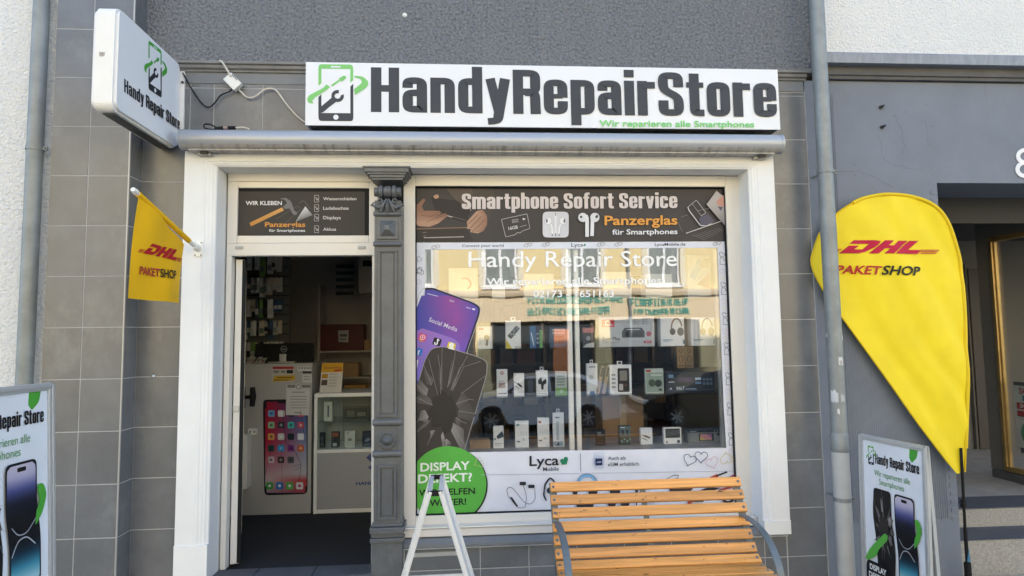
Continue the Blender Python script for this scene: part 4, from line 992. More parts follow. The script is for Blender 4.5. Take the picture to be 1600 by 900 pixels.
b = MB(); s = Sheet(b, lambda p: on_y(p[0], p[1], yF - .0125), (0, -1, 0), M_PAPER, .0002); s.rpoly([(154.5, 81, 1), (164.5, 81.5, 1), (163, 88, 2), (155, 88.5, 1)], 'b8b2aa'); s.poly([(157, 83.5), (161, 83), (160, 86)], '8a8680'); b.build('worn_sticker', pj)

# ------------------------------------------------------------------ cables above the awning
def z7(p, y=-.02): return [on_y(270 + q[0]/4, 80 + q[1]/4, y) for q in p]
def smooth(P_, n_=5):
    P_ = [Vector(p) for p in P_]; o_ = []
    for i in range(len(P_)-1):
        p0 = P_[max(i-1, 0)]; p1 = P_[i]; p2 = P_[i+1]; p3 = P_[min(i+2, len(P_)-1)]
        for k in range(n_):
            t = k/n_; o_.append(0.5*((2*p1) + (p2-p0)*t + (2*p0-5*p1+4*p2-p3)*t*t + (3*p1-p0-3*p2+p3)*t**3))
    return o_ + [P_[-1]]
jb = thing('junction_box', 'small white cable box with black and pale wires on tiles beside the long sign', 'cable box', z7([(385, 190)])[0])
b = MB(); c0, c1 = z7([(352, 168), (405, 222)], -.03)
dj = (c1 - c0).normalized(); b.bar(c0 - dj*.012, c1 + dj*.012, .075, .045, M_CREAM, up=(0, -1, 0)); b.build('box', jb, bevel=.005)
b = MB(); cm = (c0 + c1)/2
for k in range(4): 
    p = cm + Vector((.022, -.026, .022)) + dj*(.014*k - .028); b.tube([p, p + Vector((0, -.003, 0))], .004, M_BLACK, 8)
b.build('cable_gland', jb)
b = MB(); b.tube(smooth(z7([(292, 58), (312, 72), (340, 118), (365, 160)], -.055)), .0065, M_CABLE, 8); b.tube(smooth(z7([(400, 225), (430, 258), (470, 290), (520, 280), (570, 242), (620, 234), (655, 255), (710, 330), (770, 400), (826, 445)], -.02)), .006, M_CABLE, 8); b.build('pale_cable', jb)
b = MB(); b.tube(smooth(z7([(372, 222), (358, 250), (300, 275), (265, 320), (225, 350), (180, 325), (120, 240), (62, 135)], -.022)), .005, M_BLACK, 8); b.build('black_cable', jb)
b = MB(); P_ = smooth(z7([(265, 488), (225, 488), (196, 475), (200, 457), (235, 458), (280, 482)], -.10)); 
b.tube(P_, .005, M_BLACK, 8); q0, q1, q2, q3 = z7([(265, 486), (318, 480), (345, 479), (392, 479)], -.10)
b.tube([q0, q1], .013, M_BLACK, 10); b.tube([q1, q2], .012, mat('grey_red_plug', (.35, .25, .22), .5), 10); b.tube([q2, q3], .012, M_BLACK, 10); b.tube(smooth(z7([(392, 478), (440, 476), (480, 488)], -.10)), .005, M_CABLE, 8)
tag(b.build('cable_plug'), 'loose black plug with short wire loop lying on top of the awning', 'plug')

# ------------------------------------------------------------------ small flag on the jamb
XF = -1.80
fl = thing('wall_flag', 'small yellow parcel shop flag on a slanted pole fixed to white jamb', 'flag', (XF, -.06, 2.35))
pb = on_x(306, 388, XF); pb.y = -.085
pT = on_x(213, 301, XF)
pbase = on_y(308, 388, -.075); pT = on_x(212, 300, pbase.x - .02)
XF = pbase.x - .012
b = MB(); b.bar(pbase + (pT - pbase)*.0, pT, .022, .022, M_CREAM); b.tube([pT - (pT - pbase).normalized()*.01, pT + (pT - pbase).normalized()*.025], [.017, .012], M_CREAM, 12)
b = MB(); b.tube([pbase, pbase + (pT - pbase)*.2], .014, M_CREAM, 12); b.tube([pbase + (pT - pbase)*.2, pT], .011, M_CREAM, 12); b.tube([pT, pT + (pT - pbase).normalized()*.03], [.018, .013], M_CREAM, 12); b.build('flag_pole', fl)
b = MB(); b.box(pbase.x - .028, pbase.x + .032, -.064, -.054, pbase.z - .055, pbase.z + .05, M_CREAM); b.tube([(pbase.x, -.062, pbase.z), pbase + (pT - pbase)*.06], .022, M_CREAM, 12)
for dx, dz in ((-.018, .04), (.022, .04), (-.018, -.045), (.022, -.045)): b.tube([(pbase.x + dx, -.066, pbase.z + dz), (pbase.x + dx, -.062, pbase.z + dz)], .005, M_DARKM, 6)
b.build('pole_bracket', fl, bevel=.002)
YEL = 'ffc414'
def wav(p): return .012*math.sin(p.y*9 + p.z*3) + .006*math.sin(p.y*17 - p.z*8)
def fmap(q):
    p = on_x(q[0], q[1], XF); p.x += wav(p); return p
b = MB(); NU, NV = 16, 18
top = lambda u: (217.5 + (290.5-217.5)*u, 307.5 + (381.5-307.5)*u); bot = lambda u: (201 + (280.5-201)*u, 466 + (473.5-466)*u)
G = [[(top(i/NU)[0]*(1-j/NV) + bot(i/NU)[0]*j/NV, top(i/NU)[1]*(1-j/NV) + bot(i/NU)[1]*j/NV) for i in range(NU+1)] for j in range(NV+1)]
V = [fmap(q) for row in G for q in row]; Fc = [(j*(NU+1)+i, j*(NU+1)+i+1, (j+1)*(NU+1)+i+1, (j+1)*(NU+1)+i) for j in range(NV) for i in range(NU)]
b.add(V, Fc, M_FLAG, lin(YEL), True)
sl = [pT + (pbase - pT)*t for t in (.03, .4, .84)]; b.tube(sl, .017, M_FLAG, 12, c=lin(YEL))
cl = b.build('flag_cloth', fl); 
def fprint(s):
    dhl(s.sub((221.8, 395.5), (272, 407), (226.3, 379)), 'c01a26')
    s.text('PAKET', (217.6, 428.3), (246.8, 432.5), (218, 416), 'b4343a', .02); s.text('SHOP', (247.3, 432.6), (271.6, 436.2), (247.5, 419.5), '2c2a20', .02)
b = MB(); s = Sheet(b, fmap, (1, -.05, 0), M_FLAG, .0003, [.003]); s.warp = True; s.maxlen = 4; fprint(s); b.build('flag_print', cl)

# ------------------------------------------------------------------ teardrop banner flag
td = thing('teardrop_flag', 'tall yellow teardrop parcel shop flag on black pole in front of blue grey wall', 'flag', (3.35, -.12, GZ))
def tplane(q):
    p = on_y(q[0], q[1], -.10); t = max(0, min(1, (3.45 - p.x)/.95))
    p.y = -.10 + .055*t + .012*math.sin(p.x*7 + p.z*4) + .006*math.sin(p.x*21 + p.z*13 + .6*math.sin(p.z*5))*(1-t*.5) + .002*math.sin(p.x*44 + p.z*25 + math.sin(p.z*9))*(1-t*.7); return p
OUT = [(1510, 738), (1497, 741), (1494, 739), (1440, 665), (1383, 582), (1330, 507), (1315, 486), (1290, 447), (1275, 411), (1280, 385), (1292, 355), (1310, 334), (1335, 316), (1362, 306), (1395, 302), (1430, 306), (1460, 321), (1480, 345), (1496, 385), (1504, 420), (1508, 480), (1510, 600)]
OUT = [tuple(p) for p in smooth([(x, y, 0) for x, y in OUT[2:]] , 4)]
OUT = [(p[0], p[1]) for p in OUT] + [(1510.5, 700), (1510, 738), (1497, 741)]
b = MB(); NR = 46; ys = [302.5 + (740.5-302.5)*k/NR for k in range(NR+1)]; rows = []
for y in ys:
    xs = []
    for (x0, y0), (x1, y1) in zip(OUT, OUT[1:] + OUT[:1]):
        if (y0 - y)*(y1 - y) <= 0 and abs(y1-y0) > 1e-6: xs.append(x0 + (x1-x0)*(y-y0)/(y1-y0))
    rows.append((min(xs), max(xs), y) if xs else None)
rows = [r_ for r_ in rows if r_]; NC = 40
V = [tplane((r_[0] + (r_[1]-r_[0])*i/NC, r_[2])) for r_ in rows for i in range(NC+1)]
b.add(V, [(j*(NC+1)+i, j*(NC+1)+i+1, (j+1)*(NC+1)+i+1, (j+1)*(NC+1)+i) for j in range(len(rows)-1) for i in range(NC)], M_FLAG2, lin('fbe028'), True)
hem = [tplane(q) for q in OUT if not (q[1] > 738)]
b.tube(hem, .006, M_FLAG2, 8, c=lin('e8c518'))
i0 = min(range(len(OUT)), key=lambda i: abs(OUT[i][0]-1335) + abs(OUT[i][1]-316))
b.tube([tplane(q) for q in OUT[i0:-2]], .013, M_FLAG2, 10, c=lin('f0cc1c'))
tc_ = b.build('flag_cloth', td)
b = MB(); s = Sheet(b, tplane, (0, -1, 0), M_FLAG2, .0003, [.005]); s.warp = True; s.maxlen = 5
dhl(s.sub((1317, 394.5), (1436, 396.5), (1320, 374)), 'c4123f')
s.text('PAKET', (1312, 426), (1380, 428.5), (1312.5, 413), 'b8262c', .024, .18); s.text('SHOP', (1379.5, 428.5), (1438.5, 430.5), (1380.5, 414.5), '24261c', .024, .18); b.build('flag_print', tc_)
b = MB(); xp = on_y(1503.5, 760, -.10).x; zt2 = on_y(1504, 700, -.1).z
b.tube([(xp, -.10, GZ + .03), (xp, -.10, .28)], .012, M_BLACK, 10); b.tube([(xp, -.10, .28), (xp + .01, -.10, zt2)], .0095, M_BLACK, 10)
zk = on_y(1503, 787, -.1).z; b.tube([(xp, -.10, zk - .025), (xp, -.10, zk + .025)], .018, M_BLACK, 10); b.tube([(xp, -.10, zk), (xp - .045, -.115, zk + .014)], .005, M_BLACK, 6); b.build('flag_pole', td)
b = MB()
for a in (20, 110, 200, 290): b.bar((xp, -.10, GZ + .02), (xp + .38*math.cos(R(a)), -.10 + .08*math.sin(R(a)) - .02, GZ + .012), .03, .012, M_BLACK)
b.tube([(xp, -.10, GZ), (xp, -.10, .04)], .022, M_BLACK, 12); b.tube([(xp - .006, -.112, .05), (xp, -.118, .13), (xp + .006, -.112, .05)], .006, mat('blue_strap', (.05, .2, .35), .7), 6); b.build('cross_base', td)

# ------------------------------------------------------------------ A-boards
def poster_art(s, tall=1.414):
    """s: width 1, height 1.414, origin bottom left"""
    Hh = tall; V_ = lambda v: Hh - v
    s.rect(0, 0, 1, Hh, 'e9edf5')
    s.rpoly([(.80, V_(.0)), (.93, V_(.0)), (.91, V_(.07), .03), (.83, V_(.12), .02), (.79, V_(.08), .02)], '4fa83c')
    emblem(s.sub((.085, V_(.225)), (.19, V_(.225)), (.085, V_(.05))), '22262d', '5aae4a', tx=.14)
    s.ctext('Handy Repair Store', (.215, V_(.205)), (.95, V_(.205)), (.215, V_(.115)), '171a20')
    s.text('Wir reparieren alle', (.2, V_(.315)), (.80, V_(.315)), (.2, V_(.262)), '5a9a4e', .0); s.text('Smartphones', (.28, V_(.39)), (.70, V_(.39)), (.28, V_(.337)), '5a9a4e', .0)
    # broken phone and intact phone with bent outlines
    s.rpoly([(.18, V_(.43), .05), (.475, V_(.43), .05), (.48, V_(.7), .1), (.53, V_(.95), .1), (.51, V_(1.2), .05), (.22, V_(1.17), .05), (.2, V_(.9), .1), (.15, V_(.68), .1)], '1c1a1a')
    cracks(s, .345, V_(.80), .17, .26, 11, 13)
    ph = [(.54, V_(.43), .06), (.86, V_(.43), .06), (.86, V_(.70), .1), (.90, V_(.92), .1), (.90, V_(1.22), .06), (.58, V_(1.22), .06), (.58, V_(.95), .1), (.54, V_(.72), .1)]
    s.rpoly(ph, '15161c')
    def sh(v):
        st_ = [(.43, 'cfc6d2'), (.52, 'b9b2cc'), (.6, '4a4f86'), (.68, '15182c'), (.78, '0c0d14'), (.92, '0d0e14'), (1.0, '123246'), (1.08, '3f8ea8'), (1.16, '9ecbd6'), (1.23, 'b9dde2')]
        for (a, c), (a2, c2) in zip(st_[:-1], st_[1:]):
            if v <= a2: return lerp(c, c2, (v-a)/(a2-a))
        return st_[-1][1]
    inner = rpath([(.555, V_(.445), .05), (.845, V_(.445), .05), (.845, V_(.70), .1), (.885, V_(.92), .1), (.885, V_(1.205), .05), (.595, V_(1.205), .05), (.595, V_(.95), .1), (.555, V_(.72), .1)], True)
    s.lay[0] += s.step
    def spanx(y):
        xs = []
        for (x0, y0), (x1, y1) in zip(inner, inner[1:] + inner[:1]):
            if (y0 - y)*(y1 - y) < 0: xs.append(x0 + (x1-x0)*(y-y0)/(y1-y0))
        return (min(xs), max(xs)) if len(xs) > 1 else None
    N_ = 36
    for k in range(N_):
        v0 = .446 + .758*k/N_; v1 = .446 + .758*(k+1)/N_
        a, c = spanx(V_(v0)), spanx(V_(v1 - .0005))
        if a and c: s.raw([(a[0], V_(v0)), (a[1], V_(v0)), (c[1], V_(v1)), (c[0], V_(v1))], [(0, 1, 2, 3)], lambda p: sh(Hh - p[1]), False)
    s.rrect(.655, V_(.49), .745, V_(.463), .012, '0c0c10')
    s.stroke([(.60, V_(.82)), (.66, V_(.88), .05), (.75, V_(.885), .05), (.86, V_(.80))], .008, '9a9ca6'); s.stroke([(.6, V_(1.0)), (.66, V_(.91), .06), (.75, V_(.90), .06), (.84, V_(.97))], .008, 'b4b6be')
    s.rpoly([(.86, V_(.60), .03), (.93, V_(.60), .05), (.97, V_(.68), .05), (.92, V_(.79), .04), (.84, V_(.86), .02), (.85, V_(.77), .03), (.89, V_(.71), .03)], '4fa83c')
    s.rpoly([(.0, V_(1.12)), (.08, V_(1.02), .03), (.2, V_(.93), .03), (.36, V_(.82), .02), (.42, V_(.83), .03), (.40, V_(.88), .02), (.25, V_(.99), .03), (.2, V_(1.06), .02), (.05, V_(1.13), .02)], '5fb44a')
    s.rpoly([(.02, 0), (.02, V_(1.12), .08), (.38, V_(1.12), .1), (.46, V_(1.25), .08), (.44, 0)], '14161a')
    s.text('DISPLAY', (.08, V_(1.20)), (.37, V_(1.20)), (.08, V_(1.15)), 'eef0f2', .03); s.text('DEFEKT?', (.06, V_(1.275)), (.39, V_(1.275)), (.06, V_(1.225)), 'eef0f2', .03)
    s.text('WIR HELFEN', (.06, V_(1.335)), (.42, V_(1.335)), (.06, V_(1.295)), '5fb44a', .03); s.text('WEITER!', (.12, V_(1.39)), (.36, V_(1.39)), (.12, V_(1.35)), '5fb44a', .03)
    s.text('Wasserschäden', (.55, V_(1.29)), (.80, V_(1.29)), (.55, V_(1.265)), '22262d', .02); s.text('Displays', (.60, V_(1.35)), (.78, V_(1.35)), (.60, V_(1.322)), '22262d', .01); s.rect(.55, V_(1.35), .58, V_(1.32), '9ab8a0')

def a_board(label, top_mid, run, w_, hgt, spread, art=True, hB=None, group=None):
    """two framed boards hinged along a top edge; run: horizontal unit vector along the top edge seen from the front face left to right"""
    run = Vector(run).normalized(); out = Vector((run.y, -run.x, 0)); c = Vector(top_mid)
    t = thing('a_board', label, 'A-board', (c.x, c.y, GZ), group)
    for sgn in (1, -1):
        o_ = out*sgn; rn = run*sgn
        gap = .012 if art else .03; tp = c + o_*gap; ft = c - Vector((0, 0, c.z - GZ)) + o_*spread
        dn = (ft - tp).normalized(); up = -dn; nrm = rn.cross(up).normalized()
        if nrm.dot(o_) < 0: nrm = -nrm
        L_ = (ft - tp).length; fwid = .034 if art else .022; th = .022 if art else .016; FM = M_ALUG if art else M_ALUW
        def brd(a0, a1, d0, d1, n0, n1, M, mb):
            p = []
            for a in (a0, a1):
                for nn2 in (n0, n1):
                    for d_ in (d0, d1): p.append(tp + rn*a + dn*d_ + nrm*nn2)
            mb.hexa(p, M)
        b = MB()
        hB = hB or L_ - .16
        brd(-w_/2, -w_/2 + fwid, 0, L_, -th, 0, FM, b); brd(w_/2 - fwid, w_/2, 0, L_, -th, 0, FM, b)
        brd(-w_/2 + fwid, w_/2 - fwid, 0, fwid, -th, 0, FM, b); brd(-w_/2 + fwid, w_/2 - fwid, hB - fwid, hB, -th, 0, FM, b)
        brd(-w_/2 + .004, -w_/2 + .02, .01, L_ - .01, 0, .006, FM, b); brd(w_/2 - .02, w_/2 - .004, .01, L_ - .01, 0, .006, FM, b)
        brd(-w_/2 + .02, w_/2 - .02, .006, .022, 0, .006, FM, b); brd(-w_/2 + fwid, w_/2 - fwid, hB - .024, hB - .006, 0, .006, FM, b)
        f = b.build('board_frame', t, bevel=.0035)
        b = MB(); brd(-w_/2 + fwid - .001, w_/2 - fwid + .001, fwid - .001, hB - fwid + .001, -.014, -.010, mat('white_board_panel', (.6, .6, .6), .5), b); b.build('back_panel', f)
        if art:
            b = MB(); pw = w_ - 2*fwid; phh = hB - 2*fwid; base = tp - rn*(pw/2) + dn*(hB - fwid) + nrm*-.0095
            s = Sheet(b, lambda p: base + rn*(p[0]*pw) + up*(p[1]*phh/1.414), nrm, M_PRINT, .00012, asp=(phh/1.414)/pw); s.asp = 1.0
            poster_art(s); b.build('poster', f)
        for a in (-1, 1):
            b = MB(); brd(a*(w_/2 - fwid/2) - .018, a*(w_/2 - fwid/2) + .018, L_ - .02, L_ + .0, -th - .003, .004, M_BLACK, b); b.build('foot', f)
    for a in (-1, 1):
        b = MB(); hc = c + run*(a*(w_/2 - .012)) - Vector((0, 0, .012)); b.bar(hc - out*(.012 if art else .034), hc + out*(.012 if art else .034), .02, .022, M_BLACK); b.build('hinge', t)
    for a in (-1, 1):
        b = MB(); zc_ = GZ + (c.z - GZ)*(.42 if art else .60); yy = spread*(1 - (zc_ - GZ)/(c.z - GZ)); b.bar(c - Vector((0, 0, c.z - zc_)) + out*yy + run*(a*(w_/2 - .03)), c - Vector((0, 0, c.z - zc_)) - out*yy + run*(a*(w_/2 - .03)), .008, .02, M_ALUW); b.build('stay', t)
    return t
# seen from its narrow side in front of the window
pf = on_y(680, 768, -1.30); pk = on_y(683, 741, -.92)
zt3 = (pf.z + pk.z)/2
a_board('bare aluminium A-board seen edge on in front of the green badge', ((pf.x + pk.x)/2, -1.11, zt3), (pf.x - pk.x, -.38, 0), .38, zt3, .335, art=False)
# right, by the blue grey wall: face turned to the left
tl, tr = on_y(1343, 678, -.27), on_y(1449, 696.5, -.80)
zt4 = (tl.z + tr.z)/2
a_board('silver framed repair poster board standing beside the yellow teardrop flag', ((tl.x + tr.x)/2, (tl.y + tr.y)/2, zt4), (tr.x - tl.x, tr.y - tl.y, 0), (tr - tl).length, zt4, .045, hB=zt4 + .06)
# left edge: face turned to the right
tr = on_y(81, 597, -1.40); dl_ = Vector((-.06, -1, 0)).normalized(); wL = .60
mid = tr + dl_*(wL/2)
a_board('tall grey framed repair poster board in front of the tiled pier', (mid.x, mid.y, tr.z), -dl_, wL, tr.z, .09, hB=1.0)

# ------------------------------------------------------------------ bench
bn = thing('bench', 'slatted wooden bench with grey steel armrests below the shop window', 'bench', (1.03, -1.0, GZ))
PATH = smooth([Vector((y, z, 0)) for y, z in ((-.66, .80), (-.735, .655), (-.81, .51), (-.87, .42), (-.95, .375), (-1.06, .37), (-1.22, .388), (-1.36, .40), (-1.42, .38), (-1.45, .35))], 12)
acc = [0]
for a, c in zip(PATH[:-1], PATH[1:]): acc.append(acc[-1] + (c - a).length)
def pat(s_):
    for i in range(len(acc)-1):
        if acc[i+1] >= s_:
            t = (s_ - acc[i])/(acc[i+1] - acc[i]); p = PATH[i].lerp(PATH[i+1], t); d = (PATH[i+1] - PATH[i]).normalized(); return p, d
    return PATH[-1], (PATH[-1] - PATH[-2]).normalized()
BX0, BX1 = .462, 1.602
k = 0; sdist = .03
while sdist < acc[-1] - .02:
    p, d = pat(sdist); nrm = Vector((-d.y, d.x, 0))   # points to the sitter's side or away
    if nrm.x > 0 and nrm.y < 0: nrm = -nrm
    if nrm.y < 0: nrm = -nrm
    b = MB(); rr = random.Random(k); hw_, th = .0275, .026
    bw_ = [rr.uniform(-.003, .003) for _ in range(4)]
    P8 = []
    for x in (BX0 + bw_[0], BX1 + bw_[1]):
        for n0 in (0, th):
            for h in (-hw_, hw_):
                q = p + d*h + nrm*n0; P8.append((x, q.x, q.y))
    b.hexa(P8, M_WOOD)
    o = b.build('slat', bn, bevel=.005)
    for x in (BX0 + .018, BX1 - .018):
        b = MB(); q = p + nrm*(th + .0002); b.lathe([(.0085, 0), (.0075, .003), (.003, .0045), (0, .0045)], (x, q.x, q.y), (0, nrm.x, nrm.y), M_BENCHM, 10); b.build('bolt', o)
    k += 1; sdist += .0735
def strap(x, wx, name, s0=0.0, s1=None, off=-.003):
    b = MB(); V = []; N_ = 44; s1 = s1 or acc[-1]
    for i in range(N_ + 1):
        p, d = pat(s0 + (s1 - s0)*i/N_); nrm = Vector((-d.y, d.x, 0))
        if nrm.y < 0: nrm = -nrm
        for n0 in (off - .012, off):
            q = p + nrm*n0; V += [(x - wx/2, q.x, q.y), (x + wx/2, q.x, q.y)]
    Fc = []
    for i in range(N_):
        a, c = 4*i, 4*i + 4
        Fc += [(a, a+1, c+1, c), (a+2, c+2, c+3, a+3), (a, c, c+2, a+2), (a+1, a+3, c+3, c+1)]
    b.add(V, Fc, M_BENCHM); b.build(name, bn)
strap(BX0 + .02, .04, 'seat_rail'); strap(BX1 - .02, .04, 'seat_rail'); strap((BX0 + BX1)/2 - .02, .03, 'seat_rail')
for sx, x in ((.1, BX0 + .018), (.1, BX1 - .04)):
    arm = smooth([Vector(p) for p in ((x, -.765, .60), (x + sx*.015, -.83, .618), (x + sx*.03, -.96, .612), (x + sx*.038, -1.09, .575), (x + sx*.042, -1.18, .50), (x + sx*.042, -1.225, .40), (x + sx*.042, -1.24, .22), (x + sx*.042, -1.25, GZ))], 8)
    V = []; N_ = len(arm)
    for i, p in enumerate(arm):
        d = (arm[min(i+1, N_-1)] - arm[max(i-1, 0)]).normalized(); u = Vector((1, 0, 0)); nn3 = d.cross(u).normalized()
        for a in (-.019, .019):
            for c in (-.004, .004): V.append(p + u*a + nn3*c)
    Fc = []
    for i in range(N_ - 1):
        a = 4*i; c = a + 4; Fc += [(a, a+1, c+1, c), (a+2, c+2, c+3, a+3), (a, c, c+2, a+2), (a+1, a+3, c+3, c+1)]
    b = MB(); b.add(V, Fc, M_BENCHM); b.build('armrest', bn, bevel=.002)
    b = MB(); b.bar((x, -.86, .43), (x, -.70, GZ), .04, .010, M_BENCHM, up=(0, 1, 0)); b.build('rear_leg', bn, bevel=.002)
b = MB(); b.bar((BX0, -.78, .16), (BX1, -.78, .16), .02, .02, M_BENCHM); b.build('cross_bar', bn)

# ------------------------------------------------------------------ display rack and goods in the window
DY = .40
def dz(py): return on_y(890, py, DY).z
rk = thing('display_rack', 'glass shelved display rack with pale metal uprights behind the shop window', 'display rack', (.75, .45, .1))
b = MB(); b.box(-.40, 1.95, .215, .80, .70, .822, M_INGREY); b.build('platform', rk, bevel=.004)
SHZ = [dz(617), dz(543), dz(467)]
for z in SHZ:
    b = MB(); b.box(-.38, 1.90, .30, .66, z - .008, z, M_CLEAR); b.build('shelf', rk)
for px, ww in ((889.5, .035), (901, .032), (663.5, .026), (1124, .04)):
    X = at(px, 500, .235)[0]; b = MB(); b.box(X - ww/2, X + ww/2, .215, .26, .822, 2.78, M_CREAM if px < 1000 else M_STAND); b.build('upright', rk, bevel=.003)
zrow = [.8225, SHZ[0] + .0004, SHZ[1] + .0004, SHZ[2] + .0004]
def product(name, label, row, x0, y0, x1, dep, base, draw=None, tabw=0, y=DY, cat='package', mt=None, group=None):
    X0, X1 = at(x0, 600, y)[0], at(x1, 600, y)[0]; z0 = zrow[row]; z1 = on_y((x0+x1)/2, y0, y).z
    b = MB(); b.box(X0, X1, y, y + dep, z0, z1, mt or M_PAPER, lin(base))
    o = b.build(name, loc=((X0+X1)/2, y + dep/2, z0), bevel=.0015)
    tag(o, label, cat, group)
    if draw:
        b = MB(); W_, H_ = X1 - X0, z1 - z0
        s = Sheet(b, lambda p: Vector((X0 + p[0]*W_, y - .0006, z0 + p[1]*H_)), (0, -1, 0), M_PAPER, .0002, asp=H_/W_)
        draw(s); b.build('front_print', o)
    if tabw:
        b = MB(); xm = (X0+X1)/2; b.box(xm - tabw, xm + tabw, y + dep/2 - .001, y + dep/2 + .001, z1, z1 + .006, mt or M_PAPER, lin(base)); b.box(xm - tabw, xm - tabw*.6, y + dep/2 - .001, y + dep/2 + .001, z1 + .006, z1 + .022, mt or M_PAPER, lin(base)); b.box(xm + tabw*.6, xm + tabw, y + dep/2 - .001, y + dep/2 + .001, z1 + .006, z1 + .022, mt or M_PAPER, lin(base)); b.box(xm - tabw, xm + tabw, y + dep/2 - .001, y + dep/2 + .001, z1 + .022, z1 + .028, mt or M_PAPER, lin(base)); b.build('hang_tab', o)
    return o
W1, BK = 'f3f6f8', '26282c'
def d_bud(s): s.disc(.62, .5, .2, BK); s.stroke([(.68, .45), (.6, .14)], .16, BK); s.rect(.08, .84, .4, .93, 'b8384a'); [s.rect(.08, .2 + .12*k, .2, .24 + .12*k, '9aa0a4') for k in range(4)]
def d_lens(s): s.poly([(.02, 0), (.4, 0), (.02, .34)], 'e0cf3e'); s.rect(.6, 0, 1, .08, 'c7cbca'); s.rpoly([(.1, .45, .08), (.7, .82, .08), (.95, .72, .08), (.35, .33, .08)], '4a4c4e'); [s.disc(x, y, .1, '8d9194') for x, y in ((.35, .52), (.55, .64), (.75, .72), (.55, .5))]
def d_blue(s): s.rect(0, 0, .45, 1, '3a6a9c'); s.rect(.45, 0, 1, 1, '24324e'); s.rect(.72, 0, .95, .8, '6aa864'); s.stroke([(.1, .7), (.3, .1)], .06, 'dfe8ee'); [s.rect(.5, .2 + .2*k, .66, .27 + .2*k, '8aa4c4') for k in range(3)]
def d_spk(s): s.rect(.05, .05, .95, .95, '4a6480'); s.text('WIRELESS', (.14, .8), (.86, .8), (.14, .9), 'cfdbe6', .02); s.text('SPEAKER', (.14, .66), (.86, .66), (.14, .76), 'cfdbe6', .02); s.rrect(.25, .22, .8, .56, .12, '16202c'); s.disc(.4, .38, .12, '3c5168'); s.disc(.66, .38, .12, '3c5168')
def d_redhead(s): s.rect(0, .74, 1, 1, 'c8807e'); s.rect(.1, .3, .9, .62, '3c3d42'); s.disc(.5, .46, .2, '9a9ea4'); s.poly([(.0, 0), (1, 0), (1, .26), (.3, .16)], 'd6d8d8')
def d_ever(s):
    s.rect(.01, .02, .99, .98, 'b9bfc6'); s.rect(.05, .66, .28, .92, 'c83a54'); s.ring(.16, .8, .04, .02, 'f0d8dc'); s.text('EVEREST', (.08, .7), (.25, .7), (.08, .75), 'f4e4e8', .02)
    s.text('Ever Play', (.06, .22), (.38, .22), (.06, .33), '4a3a48', .016); s.text('wireless speaker', (.06, .13), (.36, .13), (.06, .175), '6a6c74', .004)
    s.rpoly([(.41, .5, .02), (.46, .63, .03), (.77, .63, .03), (.82, .5, .02), (.82, .3, .04), (.41, .3, .04)], '343848'); s.rrect(.45, .33, .78, .48, .02, '1d1f28'); s.poly([(.48, .56), (.5, .59), (.73, .59), (.75, .56)], 'b9bfc6')
    s.disc(.895, .42, .045, 'a84660'); s.rrect(.80, .11, .94, .19, .03, 'b83a54'); s.text('A15', (.83, .13), (.91, .13), (.83, .17), 'f4e4e8', .02)
    for k in range(3): s.disc(.65, .9 - .07*k, .01, '3c3e46'); s.rect(.68, .89 - .07*k, .72, .905 - .07*k, '6a6c74'); s.disc(.80, .9 - .07*k, .01, '3c3e46'); s.rect(.83, .89 - .07*k, .88, .905 - .07*k, '6a6c74')
def d_phones(c):
    def f(s): s.ring(.68, .62, .22, .06, c, a0=10, a1=190, ry=.34); s.disc(.50, .5, .12, '3a3c3e', .12); s.disc(.84, .5, .14, '4c4e50', .15); s.rect(.08, .2, .5, .225, '4f86b4'); s.rect(.08, .16, .4, .18, '9ab0c0'); s.rect(.92, .06, 1, .22, '3f70a0')
    return f
def d_ring(s): s.disc(.5, .86, .16, 'b8484a'); s.disc(.5, .86, .08, W1); s.rect(.18, .3, .8, .5, 'b49a9c'); s.rect(.12, .08, .88, .12, '9a7a7c'); s.rect(.2, .54, .7, .57, 'a9adb0')
def d_cable(s): s.stroke([(.05, .62), (.5, .46), (.85, .38)], .06, BK); s.stroke([(.35, .56), (.75, .4)], .2, '33363c', wy=.07); s.stroke([(.1, .45), (.5, .3)], .05, BK)
def d_cube(s): s.rrect(.2, .2, .8, .8, .08, '3d4854')
def d_charger(s): s.rpoly([(.15, .6, .05), (.45, .75, .05), (.5, .55, .03), (.85, .68, .06), (.9, .5, .05), (.65, .42, .03), (.6, .22, .05), (.42, .25, .05), (.4, .45, .03), (.18, .45, .05)], '2f3236'); s.rect(.1, .06, .9, .09, 'a8acae')
def d_green(s): s.rect(0, .0, 1, .3, '8fbf72'); [s.rect(.1, .4 + .12*k, .8, .46 + .12*k, '9aa4a0') for k in range(4)]; s.disc(.5, .16, .16, 'c8dcb4')
def d_tall(s): s.disc(.4, .55, .22, 'c6caca'); s.poly([(.2, 0), (.8, 0), (.6, .1), (.3, .1)], '2f5f9a'); s.rect(.2, .86, .8, .92, 'b0b4b6')
def d_holder(s): s.rrect(.36, .06, .9, .88, .06, '2e2a28'); s.rrect(.46, .45, .8, .8, .05, '8d8a84'); s.rect(.42, .12, .6, .34, 'c9c6c0'); s.disc(.72, .3, .06, '6a4a38'); [s.rect(.08, .2 + .14*k, .26, .27 + .14*k, 'a8acac') for k in range(4)]
def d_gpack(s): s.rect(.04, .04, .96, .84, '93a89c'); s.disc(.35, .42, .2, '4c5a50'); s.disc(.7, .4, .2, '3d4a44'); s.rect(.04, .86, .3, .96, 'a84a4c'); s.rect(.3, .7, .9, .78, 'c6d4cc'); s.rect(.7, .1, .9, .18, '30383a')
